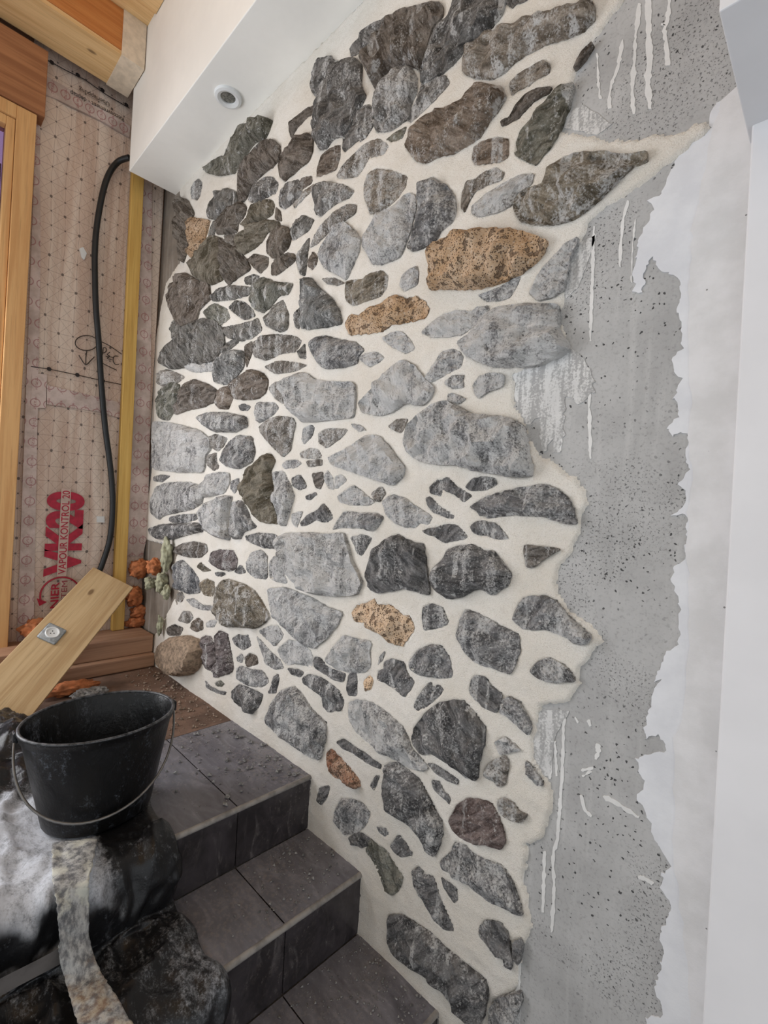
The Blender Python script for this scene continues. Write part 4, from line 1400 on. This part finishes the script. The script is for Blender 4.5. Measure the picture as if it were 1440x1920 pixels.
# ---------------------------------------------------------------- staircase
Z1, Z2, Z3, Z4 = 0.37, 0.186, 0.0, -0.186
N1, N2, N3 = -1.283, -1.012, -0.705
stair = empty('floor', (0, 0, 0))
tag(stair, 'dark tiled stair rising to the left beside the stone wall', None, None, 'structure')
bm = bmesh.new()
YF = -2.6
addbox(bm, (-3.1, YF, -0.9), (N1 - 0.014, 0.0, Z1 - 0.010))
addbox(bm, (N1 - 0.014, YF, -0.9), (N2 - 0.014, 0.0, Z2 - 0.010))
addbox(bm, (N2 - 0.014, YF, -0.9), (N3 - 0.014, 0.0, Z3 - 0.010))
addbox(bm, (N3 - 0.014, YF, -0.9), (0.9, 0.0, Z4 - 0.010))
bmobj('stair_core', bm, GROUT, stair)
box('landing_board', (-3.0, YF, Z1 - 0.009), (-1.842, -0.002, Z1 - 0.001), PLY, stair, 0)
YS = [-0.004, -0.288, -0.888, -1.488, -2.088, -2.6]
for (x0, x1, z) in ((-1.838, N1 - 0.008, Z1), (N1 - 0.002, N2 - 0.008, Z2), (N2 - 0.002, N3 - 0.008, Z3), (N3 - 0.002, 0.85, Z4)):
    for ya, yb in zip(YS, YS[1:]):
        box('tread_tile', (x0, yb + 0.0015, z - 0.0095), (x1, ya - 0.0015, z), TILE, stair, 0.001)
for (x, zt, zb) in ((N1, Z1, Z2), (N2, Z2, Z3), (N3, Z3, Z4)):
    for ya, yb in zip(YS, YS[1:]):
        box('riser_tile', (x - 0.0135, yb + 0.0015, zb + 0.001), (x - 0.004, ya - 0.0015, zt - 0.016), TILE, stair, 0.001)
    pts = [(x - 0.007, -0.004 - (2.59) * i / 8, zt - 0.0075) for i in range(9)]
    tube('nosing_trim', pts, 0.0085, NOSE, stair, 12)
    box('edge_trim', (x - 0.012, -0.014, zb), (x + 0.0005, -0.004, zt - 0.012), NOSE, stair, 0.001)


def grains(name, n, xr, yr, z, mat, label, smin, smax, seed, excl=None):
    r = random.Random(seed)
    vs, fs = [], []
    for i in range(n):
        x = r.uniform(*xr)
        y = -(abs(r.gauss(0, 0.5)) * (yr[1] - yr[0]) * .8) + yr[1]
        if y < yr[0]:
            continue
        if excl and excl(x, y):
            continue
        s = smin + (smax - smin) * r.random() ** 4
        b0 = len(vs)
        for d in ((1, 0, 0), (-1, 0, 0), (0, 1, 0), (0, -1, 0), (0, 0, 1), (0, 0, -.6)):
            k = s * r.uniform(.6, 1.3)
            vs.append((x + d[0] * k + r.uniform(-.3, .3) * s, y + d[1] * k + r.uniform(-.3, .3) * s, z + s * 0.5 + d[2] * k * .8))
        for a, b in ((0, 2), (2, 1), (1, 3), (3, 0)):
            fs += [(b0 + a, b0 + b, b0 + 4), (b0 + b, b0 + a, b0 + 5)]
    o = obj(name, vs, fs, mat)
    return tag(o, label, 'rubble', None, 'stuff')


grains('rubble_grains', 1000, (-2.68, -1.86), (-0.62, -0.03), Z1 - 0.001, RUBBLE, 'beige mortar crumbs scattered on the brown landing board', 0.0016, 0.010, 1, lambda x, y: x < -2.2 and y < -0.2)
grains('rubble_grains', 300, (-1.82, N1 - 0.03), (-0.45, -0.02), Z1, GRUB, 'grey mortar crumbs on the topmost dark tread', 0.0014, 0.010, 2)
grains('rubble_grains', 420, (N1 + 0.02, N2 - 0.03), (-0.45, -0.02), Z2, GRUB, 'pale mortar crumbs on the middle dark tread', 0.0010, 0.006, 3)
grains('rubble_grains', 700, (N2 + 0.01, N3 - 0.03), (-0.5, -0.02), Z3, GRUB, 'pale mortar crumbs on the lowest dark tread', 0.0008, 0.005, 4)

# ---------------------------------------------------------------- plastic sheet over the stairs
prof = [(-2.30, Z1), (-1.9, Z1), (-1.5, Z1), (N1 - 0.02, Z1 + 0.004), (N1 + 0.010, Z1 + 0.002), (N1 + 0.022, Z1 - 0.025), (N1 + 0.018, Z2 + 0.03), (N1 + 0.05, Z2), (N2 - 0.06, Z2), (N2 - 0.02, Z2 + 0.004), (N2 + 0.010, Z2 + 0.002),
        (N2 + 0.022, Z2 - 0.025), (N2 + 0.02, Z3 + 0.04), (N2 + 0.06, Z3), (N3 - 0.05, Z3), (N3 + 0.012, Z3 - 0.03), (N3 + 0.02, Z4 + 0.04), (N3 + 0.10, Z4 + 0.006)]
path = []
for (a, b) in zip(prof, prof[1:]):
    L = math.hypot(b[0] - a[0], b[1] - a[1])
    k = max(2, int(L / 0.011))
    for i in range(k):
        path.append((a[0] + (b[0] - a[0]) * i / k, a[1] + (b[1] - a[1]) * i / k))
path.append(prof[-1])
pa = np.array(path)
for _ in range(3):
    pa[1:-1] = (pa[:-2] + 2 * pa[1:-1] + pa[2:]) / 4
tn = np.gradient(pa, axis=0)
tn /= np.linalg.norm(tn, axis=1)[:, None]
nrm = np.stack([-tn[:, 1], tn[:, 0]], 1)
nrm[nrm[:, 1] < -0.2] *= -1
bcx, bcy = -1.515, -0.605


def sheet_edge(i):
    x, z = pa[i]
    if x < -1.95:
        return -0.62 + 0.04 * noise.noise(Vector((x * 6, 0, 1)))
    if x < N1 + 0.02:
        return -0.62 + 0.14 * min(1, max(0, (x + 1.90) / 0.4)) + 0.025 * noise.noise(Vector((x * 9, z * 9, 1)))
    return -0.475 + 0.022 * noise.noise(Vector((x * 9, z * 9, 1)))


NYS = 130
vs, fs = [], []
for i in range(len(pa)):
    ye = sheet_edge(i)
    for j in range(NYS + 1):
        y = ye - (ye + 1.9) * (j / NYS) ** 1.35
        x, z = pa[i]
        q = Vector((x * 5, y * 5, z * 5))
        r1 = 1 - abs(noise.noise(q * 0.9 + Vector((3, 1, 0))))
        r2 = 1 - abs(noise.noise(Vector((x * 4 + y * 9, y * 3 - x * 5, z * 8 + 4))))
        r3 = 1 - abs(noise.noise(q * 3.3 + Vector((5, 5, 2))))
        hgt = (0.0075 if abs(x - N1) < 0.05 or abs(x - N2) < 0.05 or abs(x - N3) < 0.05 else 0.004) + 0.018 * max(0, r1 - 0.6) / 0.4 + 0.018 * max(0, r2 - 0.65) / 0.35 + 0.010 * max(0, r3 - 0.6) / 0.4 + 0.003 * (1 + noise.noise(q * 6))
        steep = 1 - abs(nrm[i][1])
        hgt += steep * 0.022 * (0.4 + max(0, noise.noise(Vector((y * 16, z * 3, 2)))))
        rim = min(1, j / 6)
        db = math.hypot((x - bcx) / 0.15, (y - bcy) / 0.16)
        if db < 1.25 and z > Z2 + .1:
            hgt = min(hgt, 0.006 + 0.01 * max(0, db - 0.95) / 0.3)
        if x < -1.80:
            dx = math.hypot((x + 2.15) / 0.22, (y + 0.80) / 0.16)
            hgt += 0.075 * math.exp(-dx * dx) * (0.7 + 0.5 * r2)
        hgt = hgt * (0.35 + 0.65 * rim)
        vs.append((x + nrm[i][0] * hgt, y + 0.012 * steep * noise.noise(Vector((y * 8, z * 12, 7))), z + nrm[i][1] * hgt))
for i in range(len(pa) - 1):
    for j in range(NYS):
        a = i * (NYS + 1) + j
        fs.append((a, a + 1, a + NYS + 2, a + NYS + 1))
bm = bmesh.new()
bv = [bm.verts.new(v) for v in vs]
for f in fs:
    bm.faces.new([bv[k] for k in f])
bmesh.ops.recalc_face_normals(bm, faces=bm.faces)
if sum(f.normal.z for f in bm.faces) < 0:
    bmesh.ops.reverse_faces(bm, faces=bm.faces)
bm.verts.index_update()
sheet = empty('plastic_sheet', (-1.5, -0.9, Z1))
tag(sheet, 'black plastic dust sheet draped over the stairs under the bucket', 'dust sheet')
sv = [tuple(v.co) for v in bm.verts]
ff = [[v.index for v in f.verts] for f in bm.faces]
bm.free()
dusty = obj('draped_sheet', sv, ff, SHEET, sheet, smooth=True)
at_ = dusty.data.attributes.new('dust', 'FLOAT', 'POINT')
dv = []
for x, y, z in sv:
    k = 1 / (1 + math.exp(min(40, max(-40, (y + 0.645 + 0.05 * noise.noise(Vector((x * 9, y * 9, 2)))) / 0.012))))
    if z > Z2 + 0.06:
        dv.append(k * (1 - 0.85 / (1 + math.exp((x + 1.74) / 0.025))))
    else:
        dv.append(0.28 + 0.2 * noise.noise(Vector((x * 7, y * 7, 4))))
at_.data.foreach_set('value', dv)
fold = []
for j in range(2):
    for i in range(40):
        y = -1.7 + 0.97 * i / 39
        zz = (0.300 if j else 0.262) + 0.006 * noise.noise(Vector((y * 7, j, 0)))
        fold.append((N1 + 0.088 + 0.006 * noise.noise(Vector((y * 9, 3, j))), y, zz))
fl = obj('sheet_fold', fold, [(i, i + 1, 41 + i, 40 + i) for i in range(39)], mat_plain('grey_fold', (104, 100, 98), 0.5, 0.1, 20, 0.3), sheet, smooth=True)
fl['label'] = 'grey folded edge of the sheet along the riser'

# torn dusty strip lying over the edge
cpx = [((140, 1577), (2, Z1 + 0.046)), ((137, 1606), (2, Z1 + 0.048)), ((133, 1655), (2, Z1 + 0.048)), ((136, 1690), (0, N1 + 0.085)), ((138, 1740), (0, N1 + 0.10)), ((142, 1790), (0, N1 + 0.115)),
       ((160, 1840), (2, Z2 + 0.06)), ((180, 1885), (2, Z2 + 0.055)), ((205, 1935), (2, Z2 + 0.055)), ((225, 1985), (2, Z2 + 0.02))]
hw = [42, 40, 34, 31, 29, 31, 36, 44, 50, 52]
cp = []
for ((x, y), (ax, v)), h in zip(cpx, hw):
    l, c, r_ = (Vector(pl(x + s * h, y - s * h * 0.12, ax, v)) for s in (-1, 0, 1))
    cp.append((l, c, r_))
L_ = [spline([q[k] for q in cp], 10) for k in range(3)]
vs, fs = [], []
NW = 22
for i in range(len(L_[0])):
    l, c, r_ = L_[0][i], L_[1][i], L_[2][i]
    nrm_ = (r_ - l).cross(L_[1][min(i + 1, len(L_[1]) - 1)] - L_[1][max(i - 1, 0)]).normalized()
    if nrm_.dot(Vector(CAM) - c) < 0:
        nrm_ = -nrm_
    jl = 0.10 * noise.noise(Vector((i * .13, 0, 5)))
    for j in range(NW + 1):
        s = j / NW
        s2 = s * (1 + jl * 0.6) - jl * .3
        p = l.lerp(r_, s2)
        fo = 0.010 * abs(noise.noise(Vector((s * 1.6 + i * .03, i * .07, 2)))) + 0.004 * noise.noise(Vector((s * 3, i * .22, 8))) - 0.012 * max(0, s - 0.72)
        if j in (0, NW):
            p = p + (r_ - l) * 0.05 * noise.noise(Vector((i * .6, j, 3)))
        vs.append(p + nrm_ * fo)
for i in range(len(L_[0]) - 1):
    for j in range(NW):
        a = i * (NW + 1) + j
        fs.append((a, a + 1, a + NW + 2, a + NW + 1))
st = obj('torn_strip', vs, fs, STRIPM, None, smooth=True)
st.modifiers.new('thick', 'SOLIDIFY').thickness = 0.002
tag(st, 'pale dusty torn strip hanging down over the sheet below the bucket', 'strip')

# ---------------------------------------------------------------- bucket
bk = empty('mortar_bucket', (-1.52, -0.605, Z1 + 0.012))
tag(bk, 'black plastic mortar bucket with a wire handle standing on the sheet', 'bucket')
zb, zr = Z1 + 0.014, 0.645
cb, cr = Vector((-1.520, -0.605)), Vector((-1.548, -0.603))
rb, rr = (0.118, 0.138), (0.170, 0.196)


def ring(t, off=0.0, n=64, dz=0.0):
    c = cb.lerp(cr, t)
    a = rb[0] + (rr[0] - rb[0]) * t + off
    b_ = rb[1] + (rr[1] - rb[1]) * t + off
    z = zb + (zr - zb) * t + dz
    return [(c.x + a * math.cos(2 * math.pi * k / n), c.y + b_ * math.sin(2 * math.pi * k / n), z) for k in range(n)]


rs = [ring(0, -0.010), ring(0, -0.002, dz=0.002), ring(0.03), ring(0.25), ring(0.5), ring(0.75), ring(0.93), ring(0.935, 0.004), ring(0.99, 0.0045), ring(1.0, 0.006), ring(1.0, 0.006, dz=0.004), ring(1.0, -0.001, dz=0.005), ring(0.98, -0.004), ring(0.75, -0.004), ring(0.5, -0.004), ring(0.25, -0.004), ring(0.05, -0.004), ring(0.02, -0.014)]
vs = [p for r in rs for p in r]
fs = [(i * 64 + k, i * 64 + (k + 1) % 64, (i + 1) * 64 + (k + 1) % 64, (i + 1) * 64 + k) for i in range(len(rs) - 1) for k in range(64)]
fs += [tuple(range(63, -1, -1)), tuple((len(rs) - 1) * 64 + k for k in range(64))]
obj('bucket_body', vs, fs, BLACKP, bk, smooth=True, sharp=60)
mr = ring(1.0, 0.001, 64, 0.004)
rimo = tube('bucket_rim', mr, 0.0045, mat_plain('worn_rim', (92, 94, 98), 0.4, 0.5, 60, 0.2), bk, 8, True)
ang0 = math.radians(82)
e1 = Vector((cr.x + (rr[0] + .006) * math.cos(ang0), cr.y + (rr[1] + .006) * math.sin(ang0), zr - 0.008))
e2 = Vector((cr.x - (rr[0] + .006) * math.cos(ang0), cr.y - (rr[1] + .006) * math.sin(ang0), zr - 0.008))
mid = (e1 + e2) / 2
dn = Vector((0.93, -0.22, -1.12)).normalized()
hp = []
for k in range(33):
    a = math.pi * k / 32
    hp.append(mid + (e1 - mid) * math.cos(a) * (1.0 + 0.03 * math.sin(a)) + dn * 0.262 * math.sin(a) ** 0.85)
tube('handle', hp, 0.0034, WIRE, bk, 8)
for e_ in (e1, e2):
    bm = bmesh.new()
    addbox(bm, (e_.x - .014, e_.y - .006, e_.z - .016), (e_.x + .014, e_.y + .006, e_.z + .014), 0.004)
    bmobj('handle_lug', bm, BLACKP, bk)
